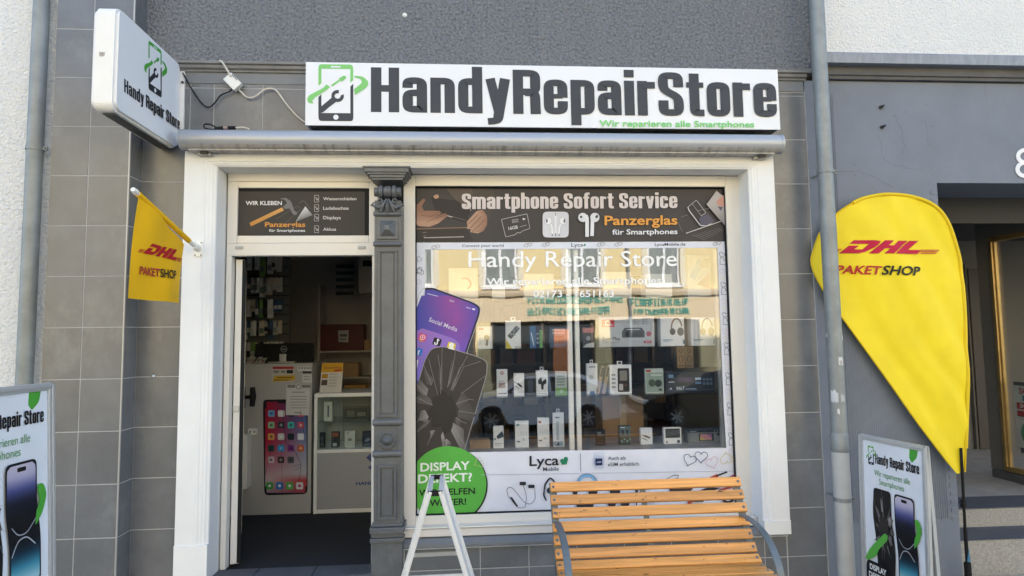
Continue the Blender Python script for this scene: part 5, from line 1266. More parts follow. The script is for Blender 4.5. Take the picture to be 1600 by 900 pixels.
def d_m67(s):
    s.rect(.01, .02, .99, .98, '26303f'); s.rect(.05, .08, .95, .16, '30405a'); s.text('M67', (.22, .12), (.38, .12), (.22, .3), 'cfdcea', .01); s.rect(.4, .14, .62, .2, '8296ae'); s.rect(.24, .5, .55, .74, '4a4860'); s.rect(.3, .54, .5, .7, '5a466c'); s.rect(.6, .6, .72, .72, 'bcd4ea'); s.rect(.6, .4, .72, .52, '6a8cae'); [s.disc(.78 + .07*(k % 3), .62 - .2*(k//3), .03, '55708e') for k in range(6)]; s.rect(.06, .72, .16, .88, '6f8fae'); s.rect(.06, .5, .18, .54, 'cfdcea'); s.disc(.1, .2, .02, 'cfdcea')
def d_cam(s): s.rpoly([(.3, .55, .04), (.85, .78, .04), (.98, .62, .04), (.98, .5, .04), (.4, .42, .04)], '3a4458'); s.disc(.16, .42, .09, '6a747c'); s.rect(.1, .2, .9, .23, 'a4aaae'); s.rect(.15, .12, .7, .15, 'b8bec0')
def d_plain(c1, c2):
    def f(s): s.rect(.08, .82, .3, .9, c1); s.rect(.1, .2, .36, .25, c2); [s.rect(.2 + .2*k, .45, .25 + .2*k, .6, 'c8d0d2') for k in range(4)]; s.disc(.6, .3, .1, 'ccd6da')
    return f
def d_pen(s): s.rect(.2, .84, .6, .88, '5a7078'); s.rect(.28, .2, .52, .75, 'c0cdd0'); s.poly([(.15, .02), (.5, .02), (.5, .14)], '3f5a70'); s.rect(.0, .02, .9, .16, '9fb8c4'); s.poly([(.2, .03), (.55, .05), (.5, .14)], '2f4050')
def d_tws(s): s.text('TWS', (.1, .76), (.5, .76), (.1, .86), 'c8ccd2', .02); s.text('EARBUDS', (.1, .66), (.8, .66), (.1, .73), 'a0a6ac', .01); s.rect(.1, .1, .8, .14, '5a5e64')
def d_teal(s): s.rect(.0, .42, 1, .95, '5f6d70'); [s.rpoly([(x, .78, .06), (x + .24, .78, .06), (x + .2, .48, .04), (x + .1, .48, .04)], '22282a') for x in (.16, .58)]; s.rect(0, 0, 1, .4, '2f4c50'); [s.disc(.2 + .25*k, .2 + .1*(k % 2), .07, '9cc0bc') for k in range(4)]; s.rect(.1, .88, .5, .93, 'dfe6e6')
def d_wcable(s): s.stroke([(.05, .6), (.45, .48), (.8, .38)], .06, BK); s.stroke([(.3, .54), (.75, .4)], .18, '2c2e34', wy=.08); s.stroke([(.1, .4), (.55, .24)], .05, BK)
def d_screen(s): s.rect(.08, .36, .92, .93, '343638'); [s.stroke([(.1, .5 + .1*k), (.9, .62 + .06*k)], .012, '9a9ea0') for k in range(4)]; s.rect(.1, .05, .2, .12, '4a4c50'); s.rect(.74, .05, .9, .22, '3a3c42'); s.rect(.1, .15, .2, .2, '8a8c90')
def d_radio(s): s.rect(0, .82, 1, 1, '1e2022'); s.rect(.06, .05, .95, .8, '7d8385'); s.rrect(.3, .16, .72, .74, .03, '24262a'); s.rect(.34, .22, .66, .68, 'c88a8e'); s.poly([(.34, .22), (.5, .22), (.34, .5)], 'd4b860'); s.poly([(.5, .68), (.66, .68), (.66, .4)], '9a5f9c'); s.text('RADIO', (.06, .87), (.24, .87), (.06, .94), 'd4d6d8', .03); s.disc(.84, .66, .045, '1e2022'); [s.disc(.74 + .08*k, .92, .014, 'c0c2c4') for k in range(3)]
product('earbud_box', 'white box with a dark earbud picture, beside the camera lens pack', 2, 747, 510, 770, .05, W1, d_bud)
product('lens_protector_box', 'white and yellow pack with hang tab showing a camera lens frame', 2, 791, 501, 815, .03, W1, d_lens, .018)
product('cable_box', 'blue and green narrow pack beside the wireless speaker box', 2, 829, 509, 850, .06, '24324e', d_blue)
product('speaker_box', 'dark blue box lettered wireless speaker with a small round speaker', 2, 860, 511, 888, .08, '34485e', d_spk)
product('earphone_pack', 'small dark pack with a red header beside the big speaker box', 2, 912, 512, 930, .03, '4a4a4e', d_redhead)
product('speaker_box', 'large pale grey box picturing a portable speaker with a red badge', 2, 938, 495, 1025, .11, 'b9bfc6', d_ever)
product('headphone_box', 'white headphone box with brownish headband, next to the large speaker box', 2, 1035, 496, 1072, .09, W1, d_phones('7a5a50'))
product('headphone_box', 'white headphone box with grey headband, at the window edge', 2, 1083, 496, 1120, .09, W1, d_phones('4c4c54'))
product('phone_holder_box', 'narrow white box with a red ring mark on the middle goods shelf', 1, 776, 577, 793, .04, W1, d_ring)
product('cable_box', 'white card with a slanting black cable plug, middle shelf beside a black cube', 1, 803, 583, 819, .03, W1, d_cable)
product('power_adapter', 'small black cube standing between two white packs', 1, 822, 588, 836, .05, '1c2228', d_cube)
product('charger_box', 'white pack with hang tab picturing a black car charger', 1, 838, 579, 856, .04, W1, d_charger, .014)
product('cable_box', 'white pack with a light green lower edge beside the metal upright', 1, 868, 580, 886, .03, 'ced6cc', d_green)
product('adapter_box', 'tall slim white box beside the leaning clear sticks', 1, 917, 568, 934, .04, W1, d_tall, .012)
product('phone_holder_box', 'white pack with hang tab and dark phone holder behind its window', 1, 953, 570, 987, .05, W1, d_holder, .02)
product('earphone_pack', 'pale green pack with round black earphones on the middle shelf', 1, 1009, 576, 1037, .04, 'c4cec8', d_gpack)
product('car_radio_box', 'long dark blue car radio box lettered M67 on the middle shelf', 1, 1040, 581, 1117, .12, '26303f', d_m67)
product('camera_box', 'short white box with a small grey camera in the bottom row', 0, 770, 666, 786, .04, W1, d_cam)
product('cable_box', 'plain white box with teal corner mark in the bottom row', 0, 804, 658, 825, .04, W1, d_plain('6aa89c', '5a6470'))
product('cable_box', 'plain white box with red corner mark in the bottom row', 0, 839, 653, 857, .04, W1, d_plain('a84a4c', '6a6470'))
product('stylus_box', 'tallest white box of the bottom row, with hang tab and blue foot', 0, 863, 645, 880, .04, W1, d_pen, .012)
product('earbud_box', 'black narrow earbud box beside the metal uprights in the bottom row', 0, 930, 672, 944, .04, '17191c', d_tws)
product('earbud_box', 'teal and grey box picturing two dark earbuds', 0, 966, 665, 983, .04, '3a4c50', d_teal)
product('cable_box', 'white box with a slanting black jack plug in the bottom row', 0, 999, 669, 1017, .04, W1, d_wcable)
product('screen_glass_box', 'white framed box with dark window showing a glass sheet', 0, 1035, 668, 1062, .04, W1, d_screen)
product('car_radio_box', 'grey radio box with a colourful screen picture in the bottom row', 0, 1072, 672, 1128, .10, '6a7072', d_radio)
product('flat_carton', 'low brown carton beside the cracked phone picture', 0, 733, 687, 765, .10, '6a5238', None, cat='carton', mt=M_CARD)
for i, (x0, y0, x1, lb_, c) in enumerate(((702, 419, 748, 'pale square carton with an orange arc on the top shelf', 'd9d4c4'), (771, 449, 791, 'smallest pale carton on the top shelf', 'd6d2c8'), (821, 428, 868, 'pale wide carton beside the smallest carton on the top shelf', 'd4d0c4'), (946, 425, 991, 'pale wide carton on the top shelf above the big speaker box', 'cfcdc6'), (1013, 428, 1055, 'pale wide carton beside the blue picture box on the top shelf', 'd0cec8'))):
    product('carton', lb_, 3, x0, y0, x1, .14, c, (lambda s: s.ring(.55, .5, .2, .06, 'c8604a', a0=-60, a1=120)) if i == 0 else (lambda s: s.rect(.1, .1, .9, .12, 'b8b4aa')), cat='carton')
product('picture_box', 'blue and grey picture box on the top shelf', 3, 1080, 398, 1117, .12, '9ab0bc', lambda s: (s.poly([(.1, .5), (.5, .95), (.7, .8), (.3, .4)], '5f9cc0'), s.poly([(.4, .3), (.95, .6), (.95, .2)], '7a5f6c'), s.rect(.6, .7, .95, .9, '5a5f60')), cat='carton')
# leaning stick packs and hanging earphone cards
for i, (x0, x1, lb_) in enumerate(((934, 942, 'slim clear stick pack leaning beside the tall slim white box'), (943, 951, 'second slim stick pack leaning against the phone holder pack'))):
    p0 = on_y(x0, 617, DY - .03); p1 = on_y(x1, 572, DY + .02); b = MB(); p0.z = zrow[1] + .004; b.bar(p0, p1, .024, .012, M_PAPER, c=lin('b59a80')); o = b.build('stick_pack', loc=tuple(p0), bevel=.002); tag(o, lb_, 'package')
    b = MB(); b.bar(p0.lerp(p1, .62) + Vector((0, -.009, 0)), p0.lerp(p1, .95) + Vector((0, -.009, 0)), .018, .004, M_PAPER, c=lin('3a3030')); b.build('front_print', o)
for i, x0 in enumerate((1058, 1071)):
    X0, X1 = at(x0, 560, DY)[0], at(x0 + 12, 560, DY)[0]; z1 = SHZ[1] - .0085; z0 = on_y(x0, 575, DY).z
    b = MB(); b.box(X0, X1, DY, DY + .004, z0, z1, M_PAPER, lin('8a7048')); o = tag(b.build('earphone_card', loc=((X0+X1)/2, DY, z0)), 'kraft card with looped earphones hanging below the headphone boxes', 'package', 'earphone cards hanging under the upper goods shelf')
    b = MB(); s = Sheet(b, lambda p: Vector((X0 + p[0]*(X1-X0), DY - .0006, z0 + p[1]*(z1-z0))), (0, -1, 0), M_PAPER, asp=(z1-z0)/(X1-X0)); s.ring(.5, .42, .25, .1, '2a2620', ry=.16); s.ring(.5, .82, .2, .1, '2a2620', ry=.09); s.rect(.1, .08, .9, .13, '2a2620'); b.build('front_print', o)
# stock standing deeper in the shop, dimly seen through the window
for i, (x, y, w_, d_, z1, c, lb_) in enumerate(((1.33, 1.15, .48, .38, .80, M_CARD, 'brown carton stack base deep in the shop behind the window'), (1.32, 1.17, .36, .32, 1.13, M_CARD, 'smaller brown carton resting on the large carton deep in the shop'))):
    z0 = .0825 if i == 0 else .8005
    b = MB(); b.box(x - w_/2, x + w_/2, y - d_/2, y + d_/2, z0, z1, c); b.box(x - .03, x + .03, y - d_/2 - .001, y + d_/2 + .001, z0 + .02, z1 + .0008, mat('parcel_tape', (.45, .33, .2), .4)); o = b.build('carton', loc=(x, y, z0), bevel=.004); tag(o, lb_, 'carton')
sf = thing('stock_shelf', 'dark stock shelving against the back wall deep behind the shop window', 'shelf', (1.2, 3.1, .083))
M_DSH = mat('dark_shelf_wood', (.07, .052, .04), .6)
b = MB()
for x in (.12, .9, 1.7, 2.42): b.box(x - .015, x + .015, 3.0, 3.38, .083, 2.4, M_DSH)
b.box(.105, 2.435, 3.37, 3.395, .09, 2.4, M_DSH); b.build('frame', sf)
for k in range(5):
    b = MB()
    for x0, x1 in ((.136, .884), (.916, 1.684), (1.716, 2.404)): b.box(x0, x1, 3.0, 3.36, .35 + .48*k, .375 + .48*k, M_DSH)
    b.build('board', sf)
rr = random.Random(12); cnt = 0
shades = ['6a4a3a', '7a7468', '5a2a28', '3a4450', '8a6a48', '40423c', '9a948a', '54382e']
for k in range(4):
    for x0, x1 in ((.15, .87), (.93, 1.67), (1.73, 2.39)):
        x = x0 + .02
        while x < x1 - .14:
            w_ = rr.uniform(.1, .22); hh_ = rr.uniform(.12, .36); c = rr.choice(shades)
            if x + w_ > x1: break
            b = MB(); b.box(x, x + w_, 3.03, 3.3, .3756 + .48*k, .3756 + .48*k + hh_, M_PAPER, lin(c)); tag(b.build('stock_box', loc=(x + w_/2, 3.16, .3756 + .48*k), bevel=.003), 'dull stock box standing on the dark back wall shelving', 'box', 'stock boxes on the back wall shelving')
            x += w_ + rr.uniform(.02, .09)

# ------------------------------------------------------------------ things inside the doorway
CY = 1.55
cx0, cz1 = at(372, 569, CY); cx1, _ = at(488, 569, CY)
ct = thing('counter', 'pale laminate counter with a big phone poster just inside the door', 'counter', ((cx0+cx1)/2, CY + .3, .083))
b = MB(); b.box(cx0 - .2, cx1, CY, CY + .55, .083, cz1 - .03, M_INGREY); b.build('body', ct, bevel=.003)
b = MB(); b.box(cx0 - .2, cx1 + .004, CY - .006, CY + .56, cz1 - .029, cz1, M_INGREY); b.build('top', ct, bevel=.003)
def cfront(name, draw, dy=.001):
    mb = MB(); s = Sheet(mb, lambda p: on_y(p[0], p[1], CY - dy), (0, -1, 0), M_PAPER, .0003); draw(s); return mb.build(name, ct)
def phone_poster(s):
    s.rpoly([(411, 634, 9), (411.5, 624.5, 8), (481, 623.5, 8), (480.5, 772, 9), (413, 774, 9)], '15151c')
    def g(p):
        t = (p[1]-625)/147; a = lerp('a81f3a', '2a4a8c', (p[0]-412)/68*1.3 - .2); c = lerp('6a6a8a', 'd04a2a', (p[0]-412)/68)
        e = lerp(a, lerp('c01f38', '8fa4c4', (p[0]-412)/68), t*2 if t < .5 else 1); return lerp(e, 'd8d4d0', max(0, t-.45)*2.2) if t < .8 else lerp(lerp('e0dcd8', 'd4443a', (p[0]-412)/68), '5a2a6a', (t-.8)*2)
    N_ = 14
    s.lay[0] += s.step
    for j in range(N_):
        for i in range(6):
            x0, x1 = 414.5 + 64.5*i/6, 414.5 + 64.5*(i+1)/6; y0, y1 = 628 + 142*j/N_, 628 + 142*(j+1)/N_
            if j in (0, N_-1) and i in (0, 5): x0 += 2*(i == 0); x1 -= 2*(i == 5)
            s.raw([(x0, y0), (x1, y0), (x1, y1), (x0, y1)], [(0, 1, 2, 3)], g, False)
    s.rrect(434, 624, 458, 630, 2, '15151c')
    cols = ['6fa8dc', 'e8e4e0', '30323a', 'd8546a', '9ac49a', '3a3c44', '4ac0b4', 'd05a6a', 'e8a85a', 'd8d8d4', '24343c', 'e8e8ea', '2a4a4a', '3aa0d8', '8a3a8c', 'd86a3a', 'e0c8cc', '4a3434', '5a5a60']
    k = 0
    for j in range(5):
        for i in range(4):
            if j == 4 and i == 3: continue
            x = 419 + 15.4*i; y = 641 + 18*j
            s.rrect(x, y, x + 10.2, y + 10.2, 2.6, cols[k]); s.disc(x + 5.1, y + 5.1, 2.2, lerp(cols[k], 'ffffff' if k % 2 else '202028', .5)); k += 1
    for i, c in enumerate(('4aa84a', '2f7fd0', '5abf5a', 'e8e0e4')): s.rrect(416.5 + 15.6*i, 753, 427.5 + 15.6*i, 764, 2.6, c); s.disc(422 + 15.6*i, 758.5, 2.2, 'f0f0f0' if i < 3 else 'c03a5a')
    s.stroke([(443, 640), (447, 690), (462, 705), (471, 725), (468, 752)], .6, '1c1c22'); s.stroke([(425, 700), (414, 745)], .5, '1c1c22'); s.stroke([(440, 690), (442, 770)], .4, '2c2c32'); s.stroke([(471, 725), (459, 728), (462, 735), (470, 728)], .5, '1c1c22'); s.stroke([(470, 640), (478, 690)], .5, '1c1c22')
cfront('phone_poster', phone_poster)
def notice(s):
    s.poly([(447.5, 600), (485, 600), (482.5, 649), (446.5, 648.5)], 'd6d4d0'); s.poly([(449, 601), (485, 601), (484.7, 606), (449, 606)], '8a8884'); s.disc(466.5, 604.5, 5.2, 'd6d4d0'); s.ring(466.5, 604.5, 3.6, .8, '5a5a58')
    s.rect(456, 612.2, 476, 613.2, '5a5a58'); [s.rect(454, 619 + 4.4*k, 479, 620.2 + 4.4*k, '9c9a96') for k in range(5)]; s.rect(460, 644, 469, 645, '5a5a58')
cfront('notice_sheet', notice, .004)
def stickers(s):
    s.poly([(425, 572), (460, 572), (460, 597), (424.5, 597.5)], 'c9c2b4'); s.rect(426, 572.8, 459, 576.6, 'b8383c'); s.rect(427, 579, 436, 582.5, '8a8680'); s.rect(439, 579, 446, 582.5, '8a8680'); s.rrect(448, 578, 458, 583.5, 1, '2a2a2c'); s.poly([(429, 587), (461, 586), (461, 594), (426, 597)], 'd0a93c'); s.rect(433, 589, 457, 590.5, '7a5a1c'); s.rect(429, 593, 452, 594.2, '7a5a1c')
    s.rect(465, 568.5, 487.5, 571.5, '2f6a8a'); s.rect(465, 571.5, 487, 580, 'd6d4d0'); [s.disc(468.5 + 4.2*k, 575, 1.3, '4a5a64') for k in range(5)]; s.rect(473, 580, 487, 583.5, '2a2c34'); s.rect(472.5, 584.5, 487.5, 598, 'd6d4d0'); s.rect(475, 588, 485, 589, '8a8884'); s.rect(475, 592, 485, 593, '8a8884')
cfront('price_stickers', stickers)
b = MB(); X, Z = at(396, 674, CY); b.box(X - .04, X + .04, CY - .03, CY, Z - .028, Z + .028, M_CREAM)
for dx in (-.018, .018): b.tube([(X + dx, CY - .031, Z), (X + dx, CY - .028, Z)], .008, M_DARKM, 8)
b.build('power_socket', ct, bevel=.004)
b = MB(); X0, Z0 = at(377, 782, CY - .02); X1, Z1 = at(388, 678, CY - .1); b.hexa([(X0 - .2, CY - .14, Z0 + .12), (X0 - .2, CY - .14, Z1), (X0 - .2, CY - .002, Z0 + .12), (X0 - .2, CY - .002, Z1), (X1, CY - .12, Z0 + .12), (X1, CY - .12, Z1), (X1, CY - .002, Z0 + .12), (X1, CY - .002, Z1)], M_CREAM)
tag(b.build('wall_heater', bevel=.006), 'white flat heater panel low beside the open door leaf', 'heater')
# monitor seen from behind
mY = 1.78; X0, Z0 = at(398, 569, mY); X1, Z1 = at(489, 536, mY)
mo = thing('monitor', 'black computer monitor seen from behind on the counter', 'monitor', ((X0+X1)/2, mY, cz1))
b = MB(); b.box(X0, X1, mY, mY + .03, Z1 - .30, Z1, M_BLACK); b.box(X0 + .08, X1 - .08, mY - .02, mY, Z1 - .24, Z1 - .05, M_BLACK); b.build('screen_housing', mo, bevel=.006)
b = MB(); b.box((X0+X1)/2 - .03, (X0+X1)/2 + .03, mY - .045, mY - .02, cz1 + .01, Z1 - .1, M_ALU); b.box((X0+X1)/2 - .12, (X0+X1)/2 + .12, mY - .1, mY + .1, cz1, cz1 + .012, M_ALU); b.build('stand', mo, bevel=.003)
b = MB(); s = Sheet(b, lambda p: on_y(p[0], p[1], mY - .0215), (0, -1, 0), M_PAPER, .0003); s.ring(443.5, 545.5, 4.6, .8, '9a9a9c'); s.text('DELL', (440.4, 547), (446.8, 547), (440.4, 544.2), '9a9a9c', .03); b.build('logo', mo)
for i, (x0, x1, y0, lb_, c) in enumerate(((384, 394, 557, 'small white packs card at the door end of the counter', 'd8d4ce'), (397, 412, 556, 'white card with black printed figures leaning on the monitor', 'dcd8d2'))):
    X0, _ = at(x0, 569, 1.66); X1, _ = at(x1, 569, 1.66); Z1 = on_y(x0, y0, 1.66).z
    b = MB(); b.hexa([(x, 1.66 + .03*k2 + dz_*.15, cz1 + dz_*(Z1 - cz1)) for x in (X0, X1) for k2 in (0, .12) for dz_ in (0, 1)], M_PAPER, lin(c)); o = tag(b.build('price_card', loc=(X0, 1.66, cz1)), lb_, 'card')
    b = MB(); s = Sheet(b, lambda p, X0=X0, X1=X1, Z1=Z1: Vector((X0 + p[0]*(X1-X0), 1.66 + p[1]*.15 - .001, cz1 + p[1]*(Z1-cz1))), (0, -1, .3), M_PAPER, .0003); s.rect(.15, .2, .3, .6, '2a2a2c'); s.rect(.5, .3, .62, .8, '2a2a2c'); s.rect(.72, .1, .9, .4, 'a85a4a'); b.build('front_print', o)
# glass display case
VY = 1.52
vx0, vz1 = at(491, 615, VY); vx1, _ = at(640, 615, VY); _, vzm0 = at(540, 702, VY); _, vzm1 = at(540, 622, VY)
vc = thing('display_case', 'pale framed glass display case beside the counter inside the doorway', 'display case', ((vx0+vx1)/2, VY + .25, .083))
b = MB()
b.box(vx0, vx1, VY, VY + .5, vz1 - .035, vz1, M_CREAM); b.box(vx0, vx0 + .03, VY, VY + .5, .083, vz1 - .036, M_CREAM); b.box(vx1 - .03, vx1, VY, VY + .5, .083, vz1 - .036, M_CREAM); b.box(vx0 + .031, vx1 - .031, VY, VY + .5, vzm0 - .03, vzm0, M_CREAM); b.box(vx0 + .031, vx1 - .031, VY, VY + .03, .085, .12, M_CREAM)
b.box(vx0 + .031, vx1 - .031, VY + .47, VY + .5, vzm0, vz1 - .036, M_INGREY); b.build('case_frame', vc, bevel=.003)
b = MB(); b.box(vx0 + .031, vx1 - .031, VY + .004, VY + .012, .12, vzm0 - .031, mat('grey_lower_panel', (.34, .34, .345), .5)); lp = b.build('lower_panel', vc)
b = MB(); s = Sheet(b, lambda p: on_y(p[0], p[1], VY + .0035), (0, -1, 0), M_PAPER, .0003); s.text('HANDY REPAIR', (556.5, 758), (625, 756), (556.5, 753), '2f4a86', .03); s.poly([(572, 715), (582, 706), (592, 714), (582, 724)], '4a5a86'); s.poly([(575, 730), (582, 725), (589, 732), (582, 736)], '4a5a86'); b.build('panel_lettering', lp)
b = MB(); b.box(vx0 + .031, vx1 - .031, VY + .006, VY + .011, vzm0 + .001, vz1 - .037, M_CLEAR); b.build('glass_front', vc)
zsh = on_y(540, 657, VY + .1).z
b = MB(); b.box(vx0 + .031, vx1 - .031, VY + .02, VY + .46, zsh - .008, zsh, M_CLEAR); b.build('glass_shelf', vc)
def incase(name, label, x0, x1, y0, z0, base, draw, dep=.05, yy=VY + .10):
    X0, X1 = at(x0, 650, yy)[0], at(x1, 650, yy)[0]; z1 = on_y(x0, y0, yy).z
    b = MB(); b.box(X0, X1, yy, yy + dep, z0, z1, M_PAPER, lin(base)); o = tag(b.build(name, loc=((X0+X1)/2, yy, z0), bevel=.0015), label, 'package')
    b = MB(); s = Sheet(b, lambda p: Vector((X0 + p[0]*(X1-X0), yy - .0006, z0 + p[1]*(z1-z0))), (0, -1, 0), M_PAPER, .0002, asp=(z1-z0)/(X1-X0)); draw(s); b.build('front_print', o)
zc0 = vzm0 + .0005
incase('phone_box', 'white box with a dark stick picture on the upper glass shelf of the case', 506, 519, 628, zsh + .0005, 'd8d6d2', lambda s: s.rect(.42, .2, .62, .8, '4a4a6a'))
incase('earphone_box', 'black box with pale ring print at the edge of the display case', 497, 507, 676, zc0, '1e1e20', lambda s: (s.ring(.5, .6, .2, .08, '7a7a7c'), s.rect(.2, .2, .8, .3, '6a6a6c')))
incase('earphone_box', 'black box with orange top inside the display case', 518, 530, 675, zc0, '1e1e20', lambda s: (s.rect(.1, .7, .9, .95, 'b05a3c'), s.rect(.2, .1, .7, .3, 'c8c8c8')))
incase('phone_box', 'tallest white box inside the display case', 539, 555, 674, zc0, 'd8d6d2', lambda s: (s.rect(.3, .4, .7, .56, '8a8a88'), s.rect(.2, .86, .4, .92, '4a4a4a')))
incase('earphone_box', 'dark blue box with a pale plate print near the door edge', 566, 581, 674, zc0, '1e2438', lambda s: (s.rpoly([(.2, .4, .1), (.6, .6, .1), (.9, .5, .1), (.5, .3, .1)], '8a98b4'), s.rect(.2, .14, .8, .2, '6a7894')))
incase('phone_box', 'wide clear plastic case lying on the upper glass shelf', 536, 576, 636, zsh + .0005, '6a6a64', lambda s: (s.rect(.05, .1, .95, .9, '4a4842'), s.rect(.15, .25, .45, .7, '7a766c'), s.rect(.55, .3, .88, .6, '8a867c')))
# leaflet stand on the case
lx0, lx1 = at(500, 614, VY + .12)[0], at(534, 614, VY + .12)[0]; lz1 = on_y(520, 567, VY + .2).z
b = MB(); ly = VY + .10
b.hexa([(x, ly + t*.09 + k2*.006, vz1 + t*(lz1 - vz1) + .0005) for x in (lx0, lx1) for k2 in (0, 1) for t in (0, 1)], M_PAPER, lin('d8d4cc')); o = tag(b.build('leaflet_stand', loc=(lx0, ly, vz1)), 'upright leaflet with yellow header standing on the display case', 'leaflet')
b = MB(); s = Sheet(b, lambda p: Vector((lx0 + p[0]*(lx1-lx0), ly + p[1]*.09 - .0006, vz1 + p[1]*(lz1-vz1))), (0, -1, .2), M_PAPER, .0003)
s.rect(0, .68, 1, 1, 'e0a92a'); s.rect(.05, .8, .95, .86, 'c08a18'); s.poly([(.6, .7), (.95, .72), (.95, .78), (.6, .76)], 'c0392f'); s.rect(.05, .48, .32, .62, 'c08a18'); s.rect(.05, .24, .32, .42, '5a4a40'); [s.rect(.4, .2 + .1*k, .75, .22 + .1*k, '9a9690') for k in range(5)]; b.build('front_print', o)
# shelves on the back wall and what stands on them
BY = 2.85
bs = thing('wall_shelf', 'pale wall shelf with three boards at the back of the doorway view', 'shelf', (-.9, BY + .15, .9))
bz = [on_y(540, y, BY).z for y in (548, 589, 613)]
sx0, sx1 = at(499, 560, BY)[0], at(660, 560, BY)[0]
for z in bz:
    b = MB(); b.box(sx0, sx1, BY, BY + .28, z - .02, z, M_INWALL if z != bz[2] else M_CREAM); b.build('board', bs, bevel=.002)
for x in (sx0 - .02, sx1):
    b = MB(); b.box(x, x + .02, BY, BY + .29, .083, bz[0] + .75, M_INWALL); b.build('side_panel', bs)
def onshelf(name, label, x0, x1, y0, k, M, c=None, dep=.22, front=None):
    X0, X1 = at(x0, 560, BY + .02)[0], at(x1, 560, BY + .02)[0]; z1 = on_y(x0, y0, BY + .02).z
    b = MB(); b.box(X0, X1, BY + .02, BY + .02 + dep, bz[k] + .0004, z1, M, c or (1, 1, 1)); o = tag(b.build(name, loc=((X0+X1)/2, BY + .1, bz[k]), bevel=.003), label, 'box')
    if front:
        b = MB(); s = Sheet(b, lambda p: on_y(p[0], p[1], BY + .0185), (0, -1, 0), M_PAPER, .0003); front(s); b.build('label_sheet', o)
onshelf('storage_box', 'dark red storage box with white paper label on the top back shelf', 500, 568, 507, 0, M_PAPER, lin('5a201c'), front=lambda s: (s.poly([(528, 516.5), (545, 516), (544, 535), (529, 534)], 'b8b2aa'), s.rect(531, 522, 542, 526, '5a5652'), s.rect(531, 529, 541, 531, '5a5652')))
onshelf('small_carton', 'small brown carton beside the dark red storage box', 569, 581, 531, 0, M_CARD)
onshelf('carton', 'brown carton on the middle board of the back shelf', 537, 560, 567, 1, M_CARD)
onshelf('carton', 'low wide ochre carton on the lowest board of the back shelf', 538, 572, 602, 2, mat('ochre_card', (.42, .25, .08), .8))
# slatted vent on the bulkhead
b = MB(); vt = thing('wall_vent', 'dark vent of five stacked slatted bars on the bulkhead over the doorway', 'vent', (*[at(539, 470, 2.545)[0]], 2.545, at(539, 470, 2.545)[1]))
for k in range(5):
    z = on_y(539, 416 + 10.6*k, 2.545).z; x0, x1 = at(525, 440, 2.54)[0], at(553, 440, 2.54)[0]
    b = MB(); b.box(x0, x1, 2.53, 2.549, z - .018, z + .018, M_BLACK)
    for j in range(9): xx = x0 + (x1-x0)*(j + .3)/9; b.box(xx, xx + .006, 2.524, 2.53, z - .016, z + .016, M_DARKM)
    b.build('vent_bar', vt)
# merchandise wall with hooks
mw = thing('merchandise_wall', 'dark slatted panel with wire hooks behind the monitor', 'display panel', (-2.0, 2.3, .9))
GYY = 2.30; gx0, gx1 = at(376, 480, GYY)[0], at(452, 480, GYY)[0]; gz0, gz1 = on_y(410, 568, GYY).z, on_y(410, 402, GYY).z
b = MB(); b.box(gx0, gx1, GYY, GYY + .03, gz0 - .1, gz1 + .3, mat('dark_panel_board', (.13, .12, .11), .7))
for k in range(14): b.box(gx0 + .002, gx1 - .002, GYY - .003, GYY, gz0 + .1*k, gz0 + .1*k + .012, M_DARKM)
b.build('slat_panel', mw)
rr = random.Random(21); cols_ = ['e0ddd6', 'eceae4', 'c8c4bc', '6a6c6e', '2e3032', 'd8d4cc', '86a85a', '46607a', 'f0eee8', 'd8c8b0']
hooks = MB(); proto_pack = None
rows_y = [404, 436, 470, 503, 536]
for j, py in enumerate(rows_y):
    z = on_y(410, py, GYY - .1).z
    for i in range(9):
        px = 384 + i*6.8 + rr.uniform(-1.5, 1.5); X = at(px, py, GYY - .1)[0]; ylen = .16
        hooks.tube([(X, GYY, z), (X, GYY - ylen, z), (X, GYY - ylen - .01, z + .012)], .003, M_DARKM, 6)
        if rr.random() < .06: continue
        c = rr.choice(cols_); w_ = .046 if i % 2 else .054; hh_ = rr.uniform(.11, .19)
        b = MB(); b.box(X - w_/2, X + w_/2, GYY - ylen + .01, GYY - ylen + .035, z - hh_, z + .012, M_PAPER, lin(c)); b.box(X - w_*.35, X + w_*.35, GYY - ylen, GYY - ylen + .0099, z - hh_*.8, z - hh_*.45, M_PAPER, lin(rr.choice(['3a3a3c', 'd8d6d0', '9a9690', '7a8a7a', 'c8c4bc'])))
        tag(b.build('blister_pack', loc=(X, GYY - ylen + .02, z)), 'small carded accessory pack hanging on the hooked panel behind the counter', 'package', 'accessory packs hanging behind the counter')
hooks.build('hook', mw)
b = MB(); X, Z = at(574, 412, .6); 
dX = on_y(574.5, 411.5, 2.52); b.box(dX.x - .05, dX.x + .05, 2.49, 2.545, dX.z - .03, dX.z + .03, M_BLACK); b.tube([(dX.x, 2.49, dX.z), (dX.x, 2.478, dX.z)], .014, M_DARKM, 10); tag(b.build('ceiling_camera', bevel=.004), 'small black box on the bulkhead beside the slatted vent', 'camera')

